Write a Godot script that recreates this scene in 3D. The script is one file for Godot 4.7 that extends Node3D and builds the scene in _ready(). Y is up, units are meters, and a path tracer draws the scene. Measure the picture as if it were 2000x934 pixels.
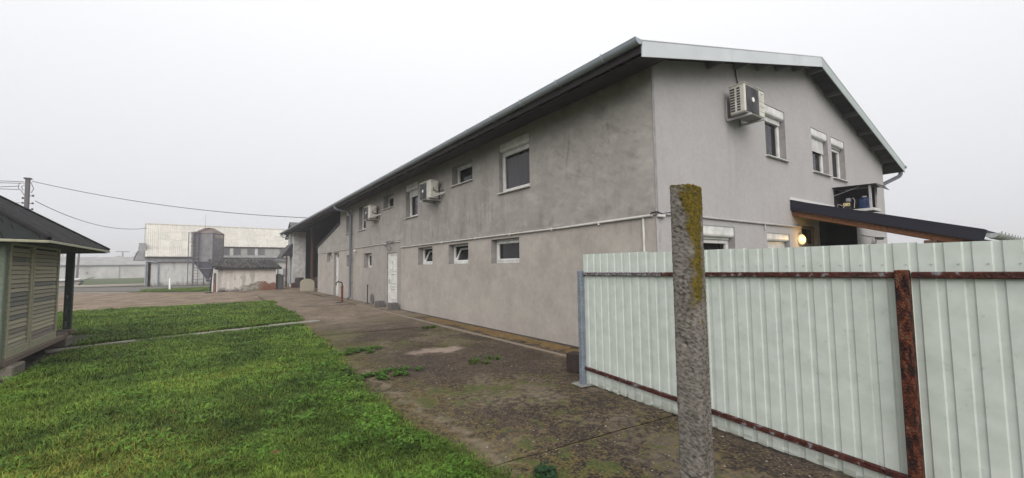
extends Node3D
# A grey plastered farm building in fog, seen along its long wall from a lawn. Metres, y up.
# The long wall lies in x = 5.65 and runs towards -z from the corner at z = -4; the gable lies in z = -4.

const XW := 5.65
const ZG := -4.0
var taken := {}
var mats := {}
var texs := {}
var rng := RandomNumberGenerator.new()

# ------------------------------------------------------------------ mesh building
class MB:
	var v := PackedVector3Array()
	var n := PackedVector3Array()
	var t := PackedVector2Array()
	var c := PackedColorArray()
	var ix := PackedInt32Array()
	var col := Color(1, 1, 1)
	var x := Transform3D()

	func p(a: Vector3, nn: Vector3, uv := Vector2.ZERO) -> int:
		v.push_back(x * a)
		n.push_back((x.basis * nn).normalized())
		t.push_back(uv)
		c.push_back(col)
		return v.size() - 1

	func quad(a: Vector3, b: Vector3, cc: Vector3, d: Vector3) -> void:   # counter-clockwise seen from outside
		var nn := (cc - a).cross(d - b)
		var i := p(a, nn); p(b, nn); p(cc, nn); p(d, nn)
		ix.append_array([i, i + 2, i + 1, i, i + 3, i + 2])

	func quv(a: Vector3, b: Vector3, cc: Vector3, d: Vector3, ua: Vector2, ub: Vector2, uc: Vector2, ud: Vector2) -> void:
		var nn := (cc - a).cross(d - b)
		var i := p(a, nn, ua); p(b, nn, ub); p(cc, nn, uc); p(d, nn, ud)
		ix.append_array([i, i + 2, i + 1, i, i + 3, i + 2])

	func tri(a: Vector3, b: Vector3, cc: Vector3) -> void:
		var nn := (b - a).cross(cc - a)
		var i := p(a, nn); p(b, nn); p(cc, nn)
		ix.append_array([i, i + 2, i + 1])

	func box(ctr: Vector3, s: Vector3, bs := Basis()) -> void:
		var h := s * 0.5
		var k := []
		for q in [[-1, -1, -1], [1, -1, -1], [1, 1, -1], [-1, 1, -1], [-1, -1, 1], [1, -1, 1], [1, 1, 1], [-1, 1, 1]]:
			k.append(ctr + bs * Vector3(h.x * q[0], h.y * q[1], h.z * q[2]))
		quad(k[4], k[5], k[6], k[7]); quad(k[1], k[0], k[3], k[2])
		quad(k[5], k[1], k[2], k[6]); quad(k[0], k[4], k[7], k[3])
		quad(k[7], k[6], k[2], k[3]); quad(k[0], k[1], k[5], k[4])

	func span(a: Vector3, b: Vector3) -> void:   # a box from corner to corner
		box((a + b) * 0.5, (b - a).abs())

	func bev(ctr: Vector3, s: Vector3, b: float, bs := Basis()) -> void:   # a box with chamfered edges
		var h := s * 0.5
		b = min(b, min(h.x, min(h.y, h.z)) * 0.9)
		var g := func(sx: float, sy: float, sz: float, ax: int) -> Vector3:
			var q := Vector3(sx * (h.x - (0.0 if ax == 0 else b)), sy * (h.y - (0.0 if ax == 1 else b)), sz * (h.z - (0.0 if ax == 2 else b)))
			return ctr + bs * q
		for sg in [-1.0, 1.0]:
			for ax in 3:
				var f := []
				for uv in [[-1.0, -1.0], [1.0, -1.0], [1.0, 1.0], [-1.0, 1.0]]:
					var q := [0.0, 0.0, 0.0]
					q[ax] = sg; q[(ax + 1) % 3] = uv[0]; q[(ax + 2) % 3] = uv[1]
					f.append(g.call(q[0], q[1], q[2], ax))
				if sg > 0: quad(f[0], f[1], f[2], f[3])
				else: quad(f[0], f[3], f[2], f[1])
		for ax in 3:
			var o1: int = (ax + 1) % 3
			var o2: int = (ax + 2) % 3
			for s1 in [-1.0, 1.0]:
				for s2 in [-1.0, 1.0]:
					var q0 := [0.0, 0.0, 0.0]; var q1 := [0.0, 0.0, 0.0]
					q0[ax] = -1.0; q1[ax] = 1.0
					q0[o1] = s1; q1[o1] = s1; q0[o2] = s2; q1[o2] = s2
					var a = g.call(q0[0], q0[1], q0[2], o1); var bb = g.call(q1[0], q1[1], q1[2], o1)
					var cc = g.call(q1[0], q1[1], q1[2], o2); var d = g.call(q0[0], q0[1], q0[2], o2)
					if s1 * s2 > 0: quad(d, cc, bb, a)
					else: quad(a, bb, cc, d)
		for sx in [-1.0, 1.0]:
			for sy in [-1.0, 1.0]:
				for sz in [-1.0, 1.0]:
					var a = g.call(sx, sy, sz, 0); var bb = g.call(sx, sy, sz, 1); var cc = g.call(sx, sy, sz, 2)
					if sx * sy * sz > 0: tri(a, bb, cc)
					else: tri(a, cc, bb)

	func tube(pts: Array, r, sides := 8, cap := true) -> void:
		var m := pts.size()
		var up := Vector3.UP
		var rings := []
		for i in m:
			var d: Vector3 = (pts[min(i + 1, m - 1)] - pts[max(i - 1, 0)]).normalized()
			if absf(d.dot(up)) > 0.95: up = Vector3.RIGHT if absf(d.x) < 0.9 else Vector3.BACK
			var sx := d.cross(up).normalized()
			var sy := sx.cross(d).normalized()
			up = sy
			var rr: float = r[i] if r is Array else r
			var ring := []
			for k in sides:
				var a := TAU * k / sides
				var q := sx * cos(a) + sy * sin(a)
				ring.append(p(pts[i] + q * rr, q))
			rings.append(ring)
		for i in m - 1:
			for k in sides:
				var k2 := (k + 1) % sides
				ix.append_array([rings[i][k], rings[i + 1][k2], rings[i + 1][k], rings[i][k], rings[i][k2], rings[i + 1][k2]])
		if cap:
			for e in [0, m - 1]:
				var d: Vector3 = (pts[1] - pts[0]) * -1.0 if e == 0 else pts[m - 1] - pts[m - 2]
				var inv := x.affine_inverse()
				var i0 := p(pts[e], d)
				var r0 := []
				for k in sides: r0.append(p(inv * v[rings[e][k]], d))
				for k in sides:
					if e == 0: ix.append_array([i0, r0[(k + 1) % sides], r0[k]])
					else: ix.append_array([i0, r0[k], r0[(k + 1) % sides]])

	func lathe(prof: Array, sides: int, o := Transform3D(), smooth := true) -> void:   # prof: Vector2(radius, height), outside on the right going up
		for i in prof.size() - 1:
			var a: Vector2 = prof[i]; var b: Vector2 = prof[i + 1]
			var nn := Vector2(b.y - a.y, a.x - b.x)
			for k in sides:
				var a0 := TAU * k / sides; var a1 := TAU * (k + 1) / sides
				var d0 := Vector3(cos(a0), 0, -sin(a0)); var d1 := Vector3(cos(a1), 0, -sin(a1))
				var q := [o * (d0 * a.x + Vector3.UP * a.y), o * (d1 * a.x + Vector3.UP * a.y), o * (d1 * b.x + Vector3.UP * b.y), o * (d0 * b.x + Vector3.UP * b.y)]
				if smooth:
					var n0 := o.basis * (d0 * nn.x + Vector3.UP * nn.y); var n1 := o.basis * (d1 * nn.x + Vector3.UP * nn.y)
					var j := p(q[0], n0); p(q[1], n1); p(q[2], n1); p(q[3], n0)
					ix.append_array([j, j + 2, j + 1, j, j + 3, j + 2])
				else:
					quad(q[0], q[1], q[2], q[3])

	func prism(poly: PackedVector2Array, d0: float, d1: float, o := Transform3D()) -> void:   # poly (ccw) in local xy, from z = d0 to z = d1
		var tr := Geometry2D.triangulate_polygon(poly)
		for i in range(0, tr.size(), 3):
			var a := poly[tr[i]]; var b := poly[tr[i + 1]]; var cc := poly[tr[i + 2]]
			if (b - a).cross(cc - a) < 0:
				var w := b; b = cc; cc = w
			tri(o * Vector3(a.x, a.y, d1), o * Vector3(b.x, b.y, d1), o * Vector3(cc.x, cc.y, d1))
			tri(o * Vector3(a.x, a.y, d0), o * Vector3(cc.x, cc.y, d0), o * Vector3(b.x, b.y, d0))
		for i in poly.size():
			var a := poly[i]; var b := poly[(i + 1) % poly.size()]
			quad(o * Vector3(a.x, a.y, d0), o * Vector3(b.x, b.y, d0), o * Vector3(b.x, b.y, d1), o * Vector3(a.x, a.y, d1))

	func mesh() -> ArrayMesh:
		var a := []
		a.resize(Mesh.ARRAY_MAX)
		a[Mesh.ARRAY_VERTEX] = v; a[Mesh.ARRAY_NORMAL] = n; a[Mesh.ARRAY_TEX_UV] = t; a[Mesh.ARRAY_COLOR] = c; a[Mesh.ARRAY_INDEX] = ix
		var m := ArrayMesh.new()
		m.add_surface_from_arrays(Mesh.PRIMITIVE_TRIANGLES, a)
		return m

func numbered(called: String) -> String:
	if not taken.has(called):
		taken[called] = 0
		return called
	taken[called] += 1
	return "%s_%03d" % [called, taken[called]]

func thing(called: String, label: String, category: String, at := Vector3.ZERO, turn := 0.0, group := "") -> Node3D:
	var o := Node3D.new()
	o.name = numbered(called)
	add_child(o, true)
	o.position = at
	o.rotation.y = turn
	tag(o, label, category, group)
	return o

func tag(o: Node, label: String, category: String, group := "") -> void:
	o.set_meta("label", label)
	o.set_meta("category", category)
	if group: o.set_meta("group", group)

func obj(called: String, m, material: Material, parent: Node = self) -> MeshInstance3D:
	var o := MeshInstance3D.new()
	o.mesh = m.mesh() if m is MB else m
	o.material_override = material
	o.name = numbered(called) if parent == self else called
	parent.add_child(o, true)
	return o

func struct(called: String, m, material: Material) -> MeshInstance3D:
	var o := obj(called, m, material)
	o.set_meta("kind", "structure")
	return o

func mbw(o: Node3D, t := Transform3D()) -> MB:   # a mesh for a part of o, written in world space (or in the frame t of the world)
	var m := MB.new()
	m.x = o.transform.affine_inverse() * t
	return m

func dup(o: Node3D, label: String, group := "") -> Node3D:
	var base := String(o.name)
	var rx := RegEx.create_from_string("_\\d{3}$")
	base = rx.sub(base, "")
	var r: Node3D = o.duplicate()
	r.name = numbered(base)
	add_child(r, true)
	r.set_meta("label", label)
	if group: r.set_meta("group", group)
	return r

# ------------------------------------------------------------------ materials
func L(r: float, g: float, b: float) -> Color:   # a linear colour as albedo_color wants it
	return Color(r, g, b).linear_to_srgb()

func ntex(key: String, freq: float, lo: Color, hi: Color, kind := 0, size := 512, seed_ := 1, stops := []) -> NoiseTexture2D:   # seamless noise between two sRGB colours
	if texs.has(key): return texs[key]
	var f := FastNoiseLite.new()
	f.seed = seed_
	f.frequency = freq
	f.noise_type = [FastNoiseLite.TYPE_SIMPLEX_SMOOTH, FastNoiseLite.TYPE_CELLULAR, FastNoiseLite.TYPE_SIMPLEX][kind]
	f.fractal_octaves = 5
	if kind == 1:
		f.cellular_return_type = FastNoiseLite.RETURN_DISTANCE
		f.fractal_octaves = 2
	var t := NoiseTexture2D.new()
	t.width = size; t.height = size; t.seamless = true; t.seamless_blend_skirt = 0.25
	t.noise = f
	var g := Gradient.new()
	g.offsets = PackedFloat32Array([0.0, 1.0]); g.colors = PackedColorArray([lo, hi])
	if stops:
		var of := PackedFloat32Array(); var co := PackedColorArray()
		for s in stops: of.append(s[0]); co.append(s[1])
		g.offsets = of; g.colors = co
	t.color_ramp = g
	texs[key] = t
	return t

func nrm(key: String, freq: float, strength: float, kind := 0, seed_ := 7, size := 512) -> NoiseTexture2D:
	if texs.has(key): return texs[key]
	var f := FastNoiseLite.new()
	f.seed = seed_
	f.frequency = freq
	f.noise_type = [FastNoiseLite.TYPE_SIMPLEX_SMOOTH, FastNoiseLite.TYPE_CELLULAR][kind]
	f.fractal_octaves = 4
	var t := NoiseTexture2D.new()
	t.width = size; t.height = size; t.seamless = true; t.as_normal_map = true; t.bump_strength = strength
	t.noise = f
	texs[key] = t
	return t

func grey(a: float) -> Color: return Color(a, a, a)

# a material of base colour c (linear), with a mottling texture (white on average near 0.9) and a fine normal map, laid out in world space
func mat(key: String, c := Color(0.5, 0.5, 0.5), rough := 0.8, tex: Texture2D = null, sc := 1.0, bump: Texture2D = null, bsc := 1.0, metal := 0.0, detail: Texture2D = null, dsc := 4.0) -> StandardMaterial3D:
	if mats.has(key): return mats[key]
	var m := StandardMaterial3D.new()
	m.resource_name = key
	m.albedo_color = L(c.r, c.g, c.b)
	m.roughness = rough
	m.metallic = metal
	m.metallic_specular = 0.4
	if tex or bump:
		m.uv1_triplanar = true
		m.uv1_world_triplanar = true
		m.uv1_scale = Vector3.ONE * sc
		m.albedo_texture = tex
	if bump:
		m.normal_enabled = true
		m.normal_texture = bump
		m.normal_scale = bsc
	if detail:
		m.detail_enabled = true
		m.detail_albedo = detail
		m.detail_blend_mode = BaseMaterial3D.BLEND_MODE_MUL
		m.detail_uv_layer = BaseMaterial3D.DETAIL_UV_2
		m.uv2_triplanar = true
		m.uv2_world_triplanar = true
		m.uv2_scale = Vector3.ONE * dsc
	mats[key] = m
	return m

func uvmat(key: String, im: Image, rough: float, detail: Texture2D, dsc: float, bump: Texture2D, bs: float) -> StandardMaterial3D:   # a stain map on UV1 times a fine tile
	var m := StandardMaterial3D.new()
	m.resource_name = key
	m.albedo_texture = ImageTexture.create_from_image(im)
	m.texture_repeat = false
	m.roughness = rough
	m.metallic_specular = 0.3
	m.detail_enabled = true
	m.detail_albedo = detail
	m.detail_blend_mode = BaseMaterial3D.BLEND_MODE_MUL
	m.detail_uv_layer = BaseMaterial3D.DETAIL_UV_2
	m.uv2_triplanar = true
	m.uv2_world_triplanar = true
	m.uv2_scale = Vector3.ONE * dsc
	mats[key] = m
	return m

func noise(seed_: int, freq: float, oct := 4) -> FastNoiseLite:
	var f := FastNoiseLite.new()
	f.seed = seed_
	f.frequency = freq
	f.fractal_octaves = oct
	f.noise_type = FastNoiseLite.TYPE_SIMPLEX_SMOOTH
	return f

func bump01(x: float, c: float, w: float) -> float:   # a soft bump round c
	var d := (x - c) / w
	return exp(-d * d)

func ss(a: float, b: float, x: float) -> float: return smoothstep(a, b, x)

# ------------------------------------------------------------------ the picture's frame
func _ready() -> void:
	rng.seed = 20
	var cam := Camera3D.new()
	cam.name = "camera"
	cam.fov = 59.596
	cam.near = 0.05
	cam.far = 3000.0
	cam.position = Vector3(0, 1.6, 0)
	cam.basis = Basis(Vector3.UP, -deg_to_rad(35.5123)) * Basis(Vector3.RIGHT, deg_to_rad(3.637)) * Basis(Vector3.BACK, -deg_to_rad(0.7866))
	add_child(cam)
	cam.current = true

	var e := Environment.new()
	e.background_mode = Environment.BG_SKY
	var sm := ProceduralSkyMaterial.new()
	sm.sky_top_color = L(0.745, 0.745, 0.74)
	sm.sky_horizon_color = L(0.375, 0.38, 0.40)
	sm.sky_curve = 1.0
	sm.ground_horizon_color = L(0.36, 0.36, 0.37)
	sm.ground_bottom_color = L(0.3, 0.3, 0.28)
	sm.sun_angle_max = 0.0
	e.sky = Sky.new()
	e.sky.sky_material = sm
	e.background_energy_multiplier = 1.0
	e.tonemap_mode = Environment.TONE_MAPPER_LINEAR
	e.tonemap_exposure = 2.1
	e.fog_enabled = true
	e.fog_light_color = L(0.9, 0.91, 0.95)
	e.fog_density = 0.0021
	e.sdfgi_enabled = true
	e.ssao_enabled = true
	e.ssil_enabled = true
	var we := WorldEnvironment.new()
	we.name = "environment"
	we.environment = e
	add_child(we)

	var sun := DirectionalLight3D.new()
	sun.name = "sun"
	sun.light_color = Color(1.0, 0.985, 0.965)
	sun.light_energy = 0.5
	sun.light_angular_distance = 60.0
	sun.shadow_enabled = true
	sun.basis = Basis.looking_at(Vector3(0.5, -0.55, -0.66))
	add_child(sun)

	make_textures()
	make_ground()
	make_building()
	make_canopy_and_shelf()
	make_fence()
	make_concrete_post()
	make_gazebo()
	make_shed()
	make_barn()
	make_silo()
	make_far_things()
	make_small_things()
	make_grass()

func make_textures() -> void:
	ntex("haze", 0.006, grey(0.93), grey(1.0), 0, 512, 2)
	ntex("soft", 0.008, grey(0.80), grey(1.0), 0, 512, 3)
	ntex("fine", 0.05, grey(0.74), grey(1.0), 0, 512, 4)
	ntex("grit", 0.16, grey(0.62), grey(1.0), 0, 512, 5)
	nrm("n_fine", 0.06, 2.0)
	nrm("n_grit", 0.14, 5.0, 0, 9)
	nrm("n_soft", 0.012, 3.0, 0, 11)

# ------------------------------------------------------------------ ground
func flat(poly: PackedVector2Array, y: float) -> MB:   # poly in (x, z)
	var m := MB.new()
	var tr := Geometry2D.triangulate_polygon(poly)
	for i in range(0, tr.size(), 3):
		var a := poly[tr[i]]; var b := poly[tr[i + 1]]; var c := poly[tr[i + 2]]
		if (b - a).cross(c - a) > 0:
			var w := b; b = c; c = w
		m.tri(Vector3(a.x, y, a.y), Vector3(b.x, y, b.y), Vector3(c.x, y, c.y))
	return m

func pv(a: Array) -> PackedVector2Array:
	var r := PackedVector2Array()
	for i in range(0, a.size(), 2): r.append(Vector2(a[i], a[i + 1]))
	return r

func rough_edge(poly: PackedVector2Array, amp: float, step: float, seed_: int) -> PackedVector2Array:
	var f := noise(seed_, 0.6)
	var r := PackedVector2Array()
	for i in poly.size():
		var a := poly[i]; var b := poly[(i + 1) % poly.size()]
		var k := clampi(int(a.distance_to(b) / step), 1, 90)
		for j in k:
			var q := a.lerp(b, float(j) / k)
			r.append(q + Vector2(f.get_noise_2d(q.x, q.y), f.get_noise_2d(q.x + 40.0, q.y)) * amp + Vector2(f.get_noise_2d(q.x * 5.0, q.y * 5.0), f.get_noise_2d(q.x * 5.0 + 40.0, q.y * 5.0)) * amp * 0.45)
	return r

var lawn_near: PackedVector2Array
var lawn_far: PackedVector2Array
var patch: PackedVector2Array

func make_ground() -> void:
	var grass_far := ntex("field", 0.02, Color(0.62, 0.66, 0.5), Color(0.95, 0.95, 0.85), 0, 512, 21)
	struct("ground", flat(pv([-700, -900, 900, -900, 900, 300, -700, 300]), -0.012), mat("field_grass", Color(0.17, 0.19, 0.115), 0.95, grass_far, 0.06, nrm("n_grit", 0.14, 5.0), 0.6, 0.0, ntex("grit", 0.16, grey(0.6), grey(1.0)), 0.9))
	var dirt_t := ntex("dirt", 0.014, Color(0.60, 0.56, 0.51), Color(1.0, 0.98, 0.95), 0, 512, 22)
	var dirt_m := mat("packed_dirt", Color(0.42, 0.345, 0.28), 0.95, dirt_t, 0.11, nrm("n_grit", 0.14, 5.0), 0.8, 0.0, ntex("streak", 0.03, grey(0.72), grey(1.0), 0, 512, 23), 0.45)
	struct("dirt_yard", flat(rough_edge(pv([-22, -21.5, -4.6, -23.2, 2.5, -23.3, 3.0, -21, 5.3, -23, 17.8, -23, 17.8, -43, 3.9, -44, -1, -37.5, -5.2, -41.5, -9.5, -45.5, -24, -50]), 0.35, 0.8, 5), -0.004), dirt_m)
	var road_m := mat("asphalt", Color(0.19, 0.175, 0.165), 0.9, ntex("asphalt", 0.03, grey(0.7), grey(1.0), 0, 512, 24), 0.15, nrm("n_grit", 0.14, 5.0), 0.5)
	struct("road", flat(rough_edge(pv([-30, -52, -9, -47.3, -5, -44, -0.5, -42.5, 9, -45.5, 30, -47, 30, -53.5, 8, -54.2, -5.2, -54.8, -9, -57, -40, -66]), 0.25, 1.0, 6), 0.0), road_m)
	struct("concrete_path", flat(rough_edge(pv([-20, -50.1, -9.2, -46.0, -5.0, -42.2, -5.2, -41.6, -9.6, -45.3, -20, -49.3]), 0.08, 0.8, 16), 0.004), mat("pale_concrete", Color(0.42, 0.39, 0.36), 0.9, texs["fine"], 0.5))

	# lawns: a bumpy soil sheet that the grass grows on
	lawn_near = rough_edge(pv([2.1, -13.15, 1.95, -12.5, 2.0, -9.9, 1.85, -7.9, 1.7, -6.6, 1.6, -5.4, 1.65, -4.8, 1.6, -4.0, 1.66, -3.4, 1.75, -2.95, 1.95, -2.5, 2.1, -1.6, 2.1, 1.5, -9, 1.5, -9, -9.5, -2.6, -12.0, -1.1, -12.6]), 0.17, 0.14, 7)
	lawn_far = rough_edge(pv([2.2, -14.1, 2.3, -14.6, 2.2, -19.2, 2.1, -21.5, 2.45, -23.4, -1.5, -23.5, -4.6, -23.3, -14, -22, -14, -10, -2.6, -12.7, -1.1, -13.2]), 0.16, 0.5, 8)
	patch = rough_edge(pv([-4.5, -42.2, -0.2, -38.4, 0.4, -39.5, 0.3, -45.5, -1.5, -46.8, -4.8, -45.6]), 0.3, 0.8, 9)
	var soil := mat("lawn_soil", Color(0.055, 0.062, 0.025), 0.95, texs["fine"], 0.8, texs["n_grit"], 1.0)
	for pl in [lawn_near, lawn_far, patch]:
		struct("lawn_soil", flat(pl, 0.004), soil)
	struct("bare_soil", flat(rough_edge(pv([-2.25, -8.6, -2.2, -10.2, -2.3, -12.6, -2.55, -13.6, -3.6, -15.2, -9.3, -15, -9.3, -8]), 0.12, 0.4, 12), 0.008), mat("dark_soil", Color(0.04, 0.033, 0.027), 0.95, texs["grit"], 0.9, texs["n_grit"], 1.0))

	# narrow slab path through the lawn, slab by slab
	var pale := mat("path_slab", Color(0.40, 0.375, 0.33), 0.9, texs["fine"], 1.2, texs["n_fine"], 0.5, 0.0, texs["soft"], 0.6)
	var strip := Node3D.new()
	strip.name = "slab_path"
	add_child(strip)
	strip.set_meta("kind", "structure")
	var a := Vector3(-2.7, 0, -12.2); var b := Vector3(2.25, 0, -13.62)
	var d := (b - a).normalized()
	var bs := Basis(d, Vector3.UP, d.cross(Vector3.UP))
	var at := 0.0
	while at < a.distance_to(b):
		var ln := 0.62 + 0.1 * rng.randf()
		var m := MB.new()
		m.bev(a + d * (at + ln / 2) + Vector3(0, 0.012 + 0.012 * rng.randf(), 0), Vector3(ln - 0.02, 0.06, 0.26 + 0.03 * rng.randf()), 0.012, bs * Basis(Vector3.BACK, rng.randf_range(-0.012, 0.012)))
		obj("slab", m, pale, strip)
		at += ln

	make_apron()

func make_apron() -> void:
	# stain maps: near part (z -8.6 .. 1.4) and far part (z -31 .. -8.6), x 1.4 .. 5.9
	var n1 := noise(31, 1.0); var n2 := noise(32, 3.2); var n3 := noise(33, 0.35, 3); var n4 := noise(34, 9.0, 3); var n5 := noise(35, 28.0, 2)
	var ims := []
	for part in 2:
		var w: int = [560, 300][part]; var h: int = [1200, 1000][part]
		var z0: float = [-8.6, -31.0][part]; var z1: float = [1.4, -8.6][part]
		var bytes := PackedByteArray()
		bytes.resize(w * h * 3)
		var k := 0
		for j in h:
			var z := lerpf(z0, z1, (j + 0.5) / h)
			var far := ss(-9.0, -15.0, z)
			for i in w:
				var x := lerpf(1.4, 5.9, (i + 0.5) / w)
				var a := n1.get_noise_2d(x, z); var b := n2.get_noise_2d(x, z); var c := n3.get_noise_2d(x + 9.0, z); var d := n4.get_noise_2d(x, z)
				var f := n5.get_noise_2d(x, z)
				var g := 1.0 + 0.4 * a + 0.3 * b + 0.5 * d + 1.2 * f
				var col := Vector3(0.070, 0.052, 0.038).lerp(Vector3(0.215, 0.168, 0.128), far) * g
				# dusty worn streaks
				var dust := ss(0.05, 0.45, a * 0.5 + c * 0.7 + 0.25 * d) * 0.5 + bump01(x, 2.9, 0.5) * bump01(z, -4.2 + 0.5 * (x - 2.9), 0.35) * 0.8 * ss(-0.3, 0.4, b + d)
				col = col.lerp(Vector3(0.20, 0.17, 0.14) * (1.0 + 0.3 * d), clampf(dust, 0.0, 0.75))
				# pinkish bare patch
				var pk := bump01(x, 3.55 + 0.3 * a, 0.62) * bump01(z, -7.35 + 0.12 * (x - 3.5) + 0.15 * b, 0.30)
				col = col.lerp(Vector3(0.34, 0.27, 0.225) * (1.0 + 0.25 * d), ss(0.25, 0.75, pk) * 0.9)
				# moss: olive towards the lawn and here and there, rusty orange by the wall
				var ms := ss(0.0, 0.35, 0.42 * bump01(x, 1.85, 0.55) + 0.5 * c + 0.22 * b + 0.35 * d + 0.45 * f - 0.10) * (1.0 - 0.6 * far)
				col = col.lerp(Vector3(0.115, 0.088, 0.026) * (1.0 + 0.5 * d + 0.8 * f), clampf(ms, 0.0, 0.75))
				var og := ss(0.0, 0.3, bump01(x, 5.45, 0.3) * 0.6 + 0.5 * b + 0.3 * a - 0.16) * ss(-13.5, -11.0, z)
				if x > 4.9: col = col.lerp(Vector3(0.20, 0.125, 0.045) * (1.0 + 0.5 * d), clampf(og, 0.0, 0.85))
				col = col.lerp(Vector3(0.19, 0.155, 0.115) * (1.0 + 0.4 * d), 0.75 * bump01(x, 1.93 + 0.1 * a, 0.1) * ss(-0.4, 0.2, b) * ss(-8.0, -6.0, z))
				var gr := ss(0.25, 0.5, 0.6 * b + 0.5 * c + 0.25 * bump01(x, 2.2, 0.6)) * (1.0 - far)
				col = col.lerp(Vector3(0.06, 0.09, 0.02), gr * 0.6)
				col = col.clamp(Vector3.ONE * 0.015, Vector3.ONE)
				bytes[k] = int(255.0 * pow(col.x, 0.4545)); bytes[k + 1] = int(255.0 * pow(col.y, 0.4545)); bytes[k + 2] = int(255.0 * pow(col.z, 0.4545))
				k += 3
		ims.append(Image.create_from_data(w, h, false, Image.FORMAT_RGB8, bytes))
	var tile := ntex("aggregate", 0.09, grey(0.45), grey(1.0), 0, 512, 36, [[0.0, grey(0.45)], [0.45, grey(0.85)], [0.8, grey(0.95)], [0.86, Color(1, 0.98, 0.95)]])
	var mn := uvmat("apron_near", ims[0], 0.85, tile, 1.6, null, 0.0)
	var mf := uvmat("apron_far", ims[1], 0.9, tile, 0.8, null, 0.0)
	for q in [mn, mf]:
		q.uv1_triplanar = false
	var yard := Node3D.new()
	yard.name = "concrete_yard"
	add_child(yard)
	yard.set_meta("kind", "structure")
	# slab joints run across, a few degrees off square; the strip by the wall is apart
	var cuts := [1.4, -1.1, -2.75, -5.85, -8.6, -10.65, -12.3, -13.55, -16.4, -19.2, -22.3, -25.4, -28.3, -31.0]
	var hn := noise(37, 1.7); var hf := noise(38, 9.0, 3)
	for s in 2:
		for i in cuts.size() - 1:
			var za: float = cuts[i]; var zb: float = cuts[i + 1]
			var x0: float = [1.3 if za > -9 else 1.55, 5.02][s]; var x1: float = [4.99, 5.66][s]
			if s == 0 and za < -22.0: x0 = 2.2
			var gap := 0.002 + 0.003 * rng.randf()
			var lift: float = rng.randf_range(-0.006, 0.006) + [0.014, 0.034][s]
			var tl := rng.randf_range(-0.003, 0.003)
			var near := za > -8.5
			var m := MB.new()
			var step := 0.07 if za > -6.0 else 0.2
			var nx := maxi(1, int((x1 - x0) / step)); var nz := maxi(1, int((za - zb) / step))
			var grid := []
			for r in nz + 1:
				var row := []
				for q in nx + 1:
					var x := lerpf(x0, x1, float(q) / nx)
					var z := lerpf(za - gap, zb + gap, float(r) / nz) + (x - 3.3) * 0.1 * (1.0 if s == 0 else 0.1)
					var y: float = lift + tl * (x - 3.0) + 0.008 * hn.get_noise_2d(x, z) + 0.004 * hf.get_noise_2d(x, z)
					if q == 0 or q == nx or r == 0 or r == nz: y -= 0.007
					var e := 0.02
					var nn := Vector3(hn.get_noise_2d(x - e, z) - hn.get_noise_2d(x + e, z), 0, hn.get_noise_2d(x, z - e) - hn.get_noise_2d(x, z + e)) * (0.008 / (2 * e)) + Vector3(hf.get_noise_2d(x - e, z) - hf.get_noise_2d(x + e, z), 0, hf.get_noise_2d(x, z - e) - hf.get_noise_2d(x, z + e)) * (0.004 / (2 * e)) + Vector3.UP
					var uv := Vector2((x - 1.4) / 4.5, (z + 8.6) / 10.0 if near else (z + 31.0) / 22.4)
					row.append(m.p(Vector3(x, y, z), nn, uv))
				grid.append(row)
			for r in nz:
				for q in nx:
					# rows go towards -z: seen from above (x right, -z up) this order is counter-clockwise
					m.ix.append_array([grid[r][q], grid[r + 1][q + 1], grid[r][q + 1], grid[r][q], grid[r + 1][q], grid[r + 1][q + 1]])
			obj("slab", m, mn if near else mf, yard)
	var kerb := mat("pale_edge", Color(0.27, 0.225, 0.18), 0.9, texs["fine"], 1.0, texs["n_grit"], 0.5)
	var zk := -2.0
	while zk > -17.0:
		var m := MB.new()
		var ln := 1.9 + rng.randf() * 0.4
		m.bev(Vector3(5.0 + rng.randf_range(-0.006, 0.006), 0.005, zk - ln / 2), Vector3(0.05, 0.08, ln - 0.015), 0.012)
		obj("kerb_edge", m, kerb, yard)
		zk -= ln
	# dark crack filler under the slabs
	struct("yard_base", flat(pv([1.6, 1.4, 5.65, 1.4, 5.65, -31, 2.2, -31, 1.6, -9]), -0.002), mat("joint_soil", Color(0.085, 0.075, 0.025), 0.95, texs["grit"], 1.0))
	# loose light pebbles set in the worn surface
	var stone := MB.new()
	stone.lathe([Vector2(0.0, -0.3), Vector2(0.8, -0.1), Vector2(1.0, 0.15), Vector2(0.6, 0.45), Vector2(0.0, 0.55)], 7)
	var mm := MultiMesh.new()
	mm.transform_format = MultiMesh.TRANSFORM_3D
	mm.use_colors = true
	mm.mesh = stone.mesh()
	var list := []
	for i in 9000:
		var z := -0.4 - pow(rng.randf(), 2.2) * 7.0
		var x := rng.randf_range(1.75, 4.9)
		if n1.get_noise_2d(x * 1.4, z * 1.4) < rng.randf_range(-0.35, 0.4): continue
		if x > 4.0 - 0.079 * (z + 4.03) and z > -4.1: continue
		var r := 0.0025 + 0.008 * pow(rng.randf(), 4.0)
		var bs := Basis(Vector3.UP, rng.randf() * TAU).scaled(Vector3(r * rng.randf_range(0.8, 1.6), r * 0.6, r))
		var g := rng.randf()
		list.append([Transform3D(bs, Vector3(x, 0.0165, z)), Color(0.15, 0.125, 0.10).lerp(Color(0.42, 0.385, 0.33), g * g * g)])
	mm.instance_count = list.size()
	for i in list.size():
		mm.set_instance_transform(i, list[i][0]); mm.set_instance_color(i, list[i][1])
	var mi := MultiMeshInstance3D.new()
	mi.name = "pebbles"
	mi.multimesh = mm
	var pm := StandardMaterial3D.new()
	pm.vertex_color_use_as_albedo = true
	pm.roughness = 0.8
	mi.material_override = pm
	add_child(mi)
	mi.set_meta("kind", "stuff")
	tag(mi, "small pale pebbles worn loose across the near brown concrete yard", "pebbles")

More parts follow.
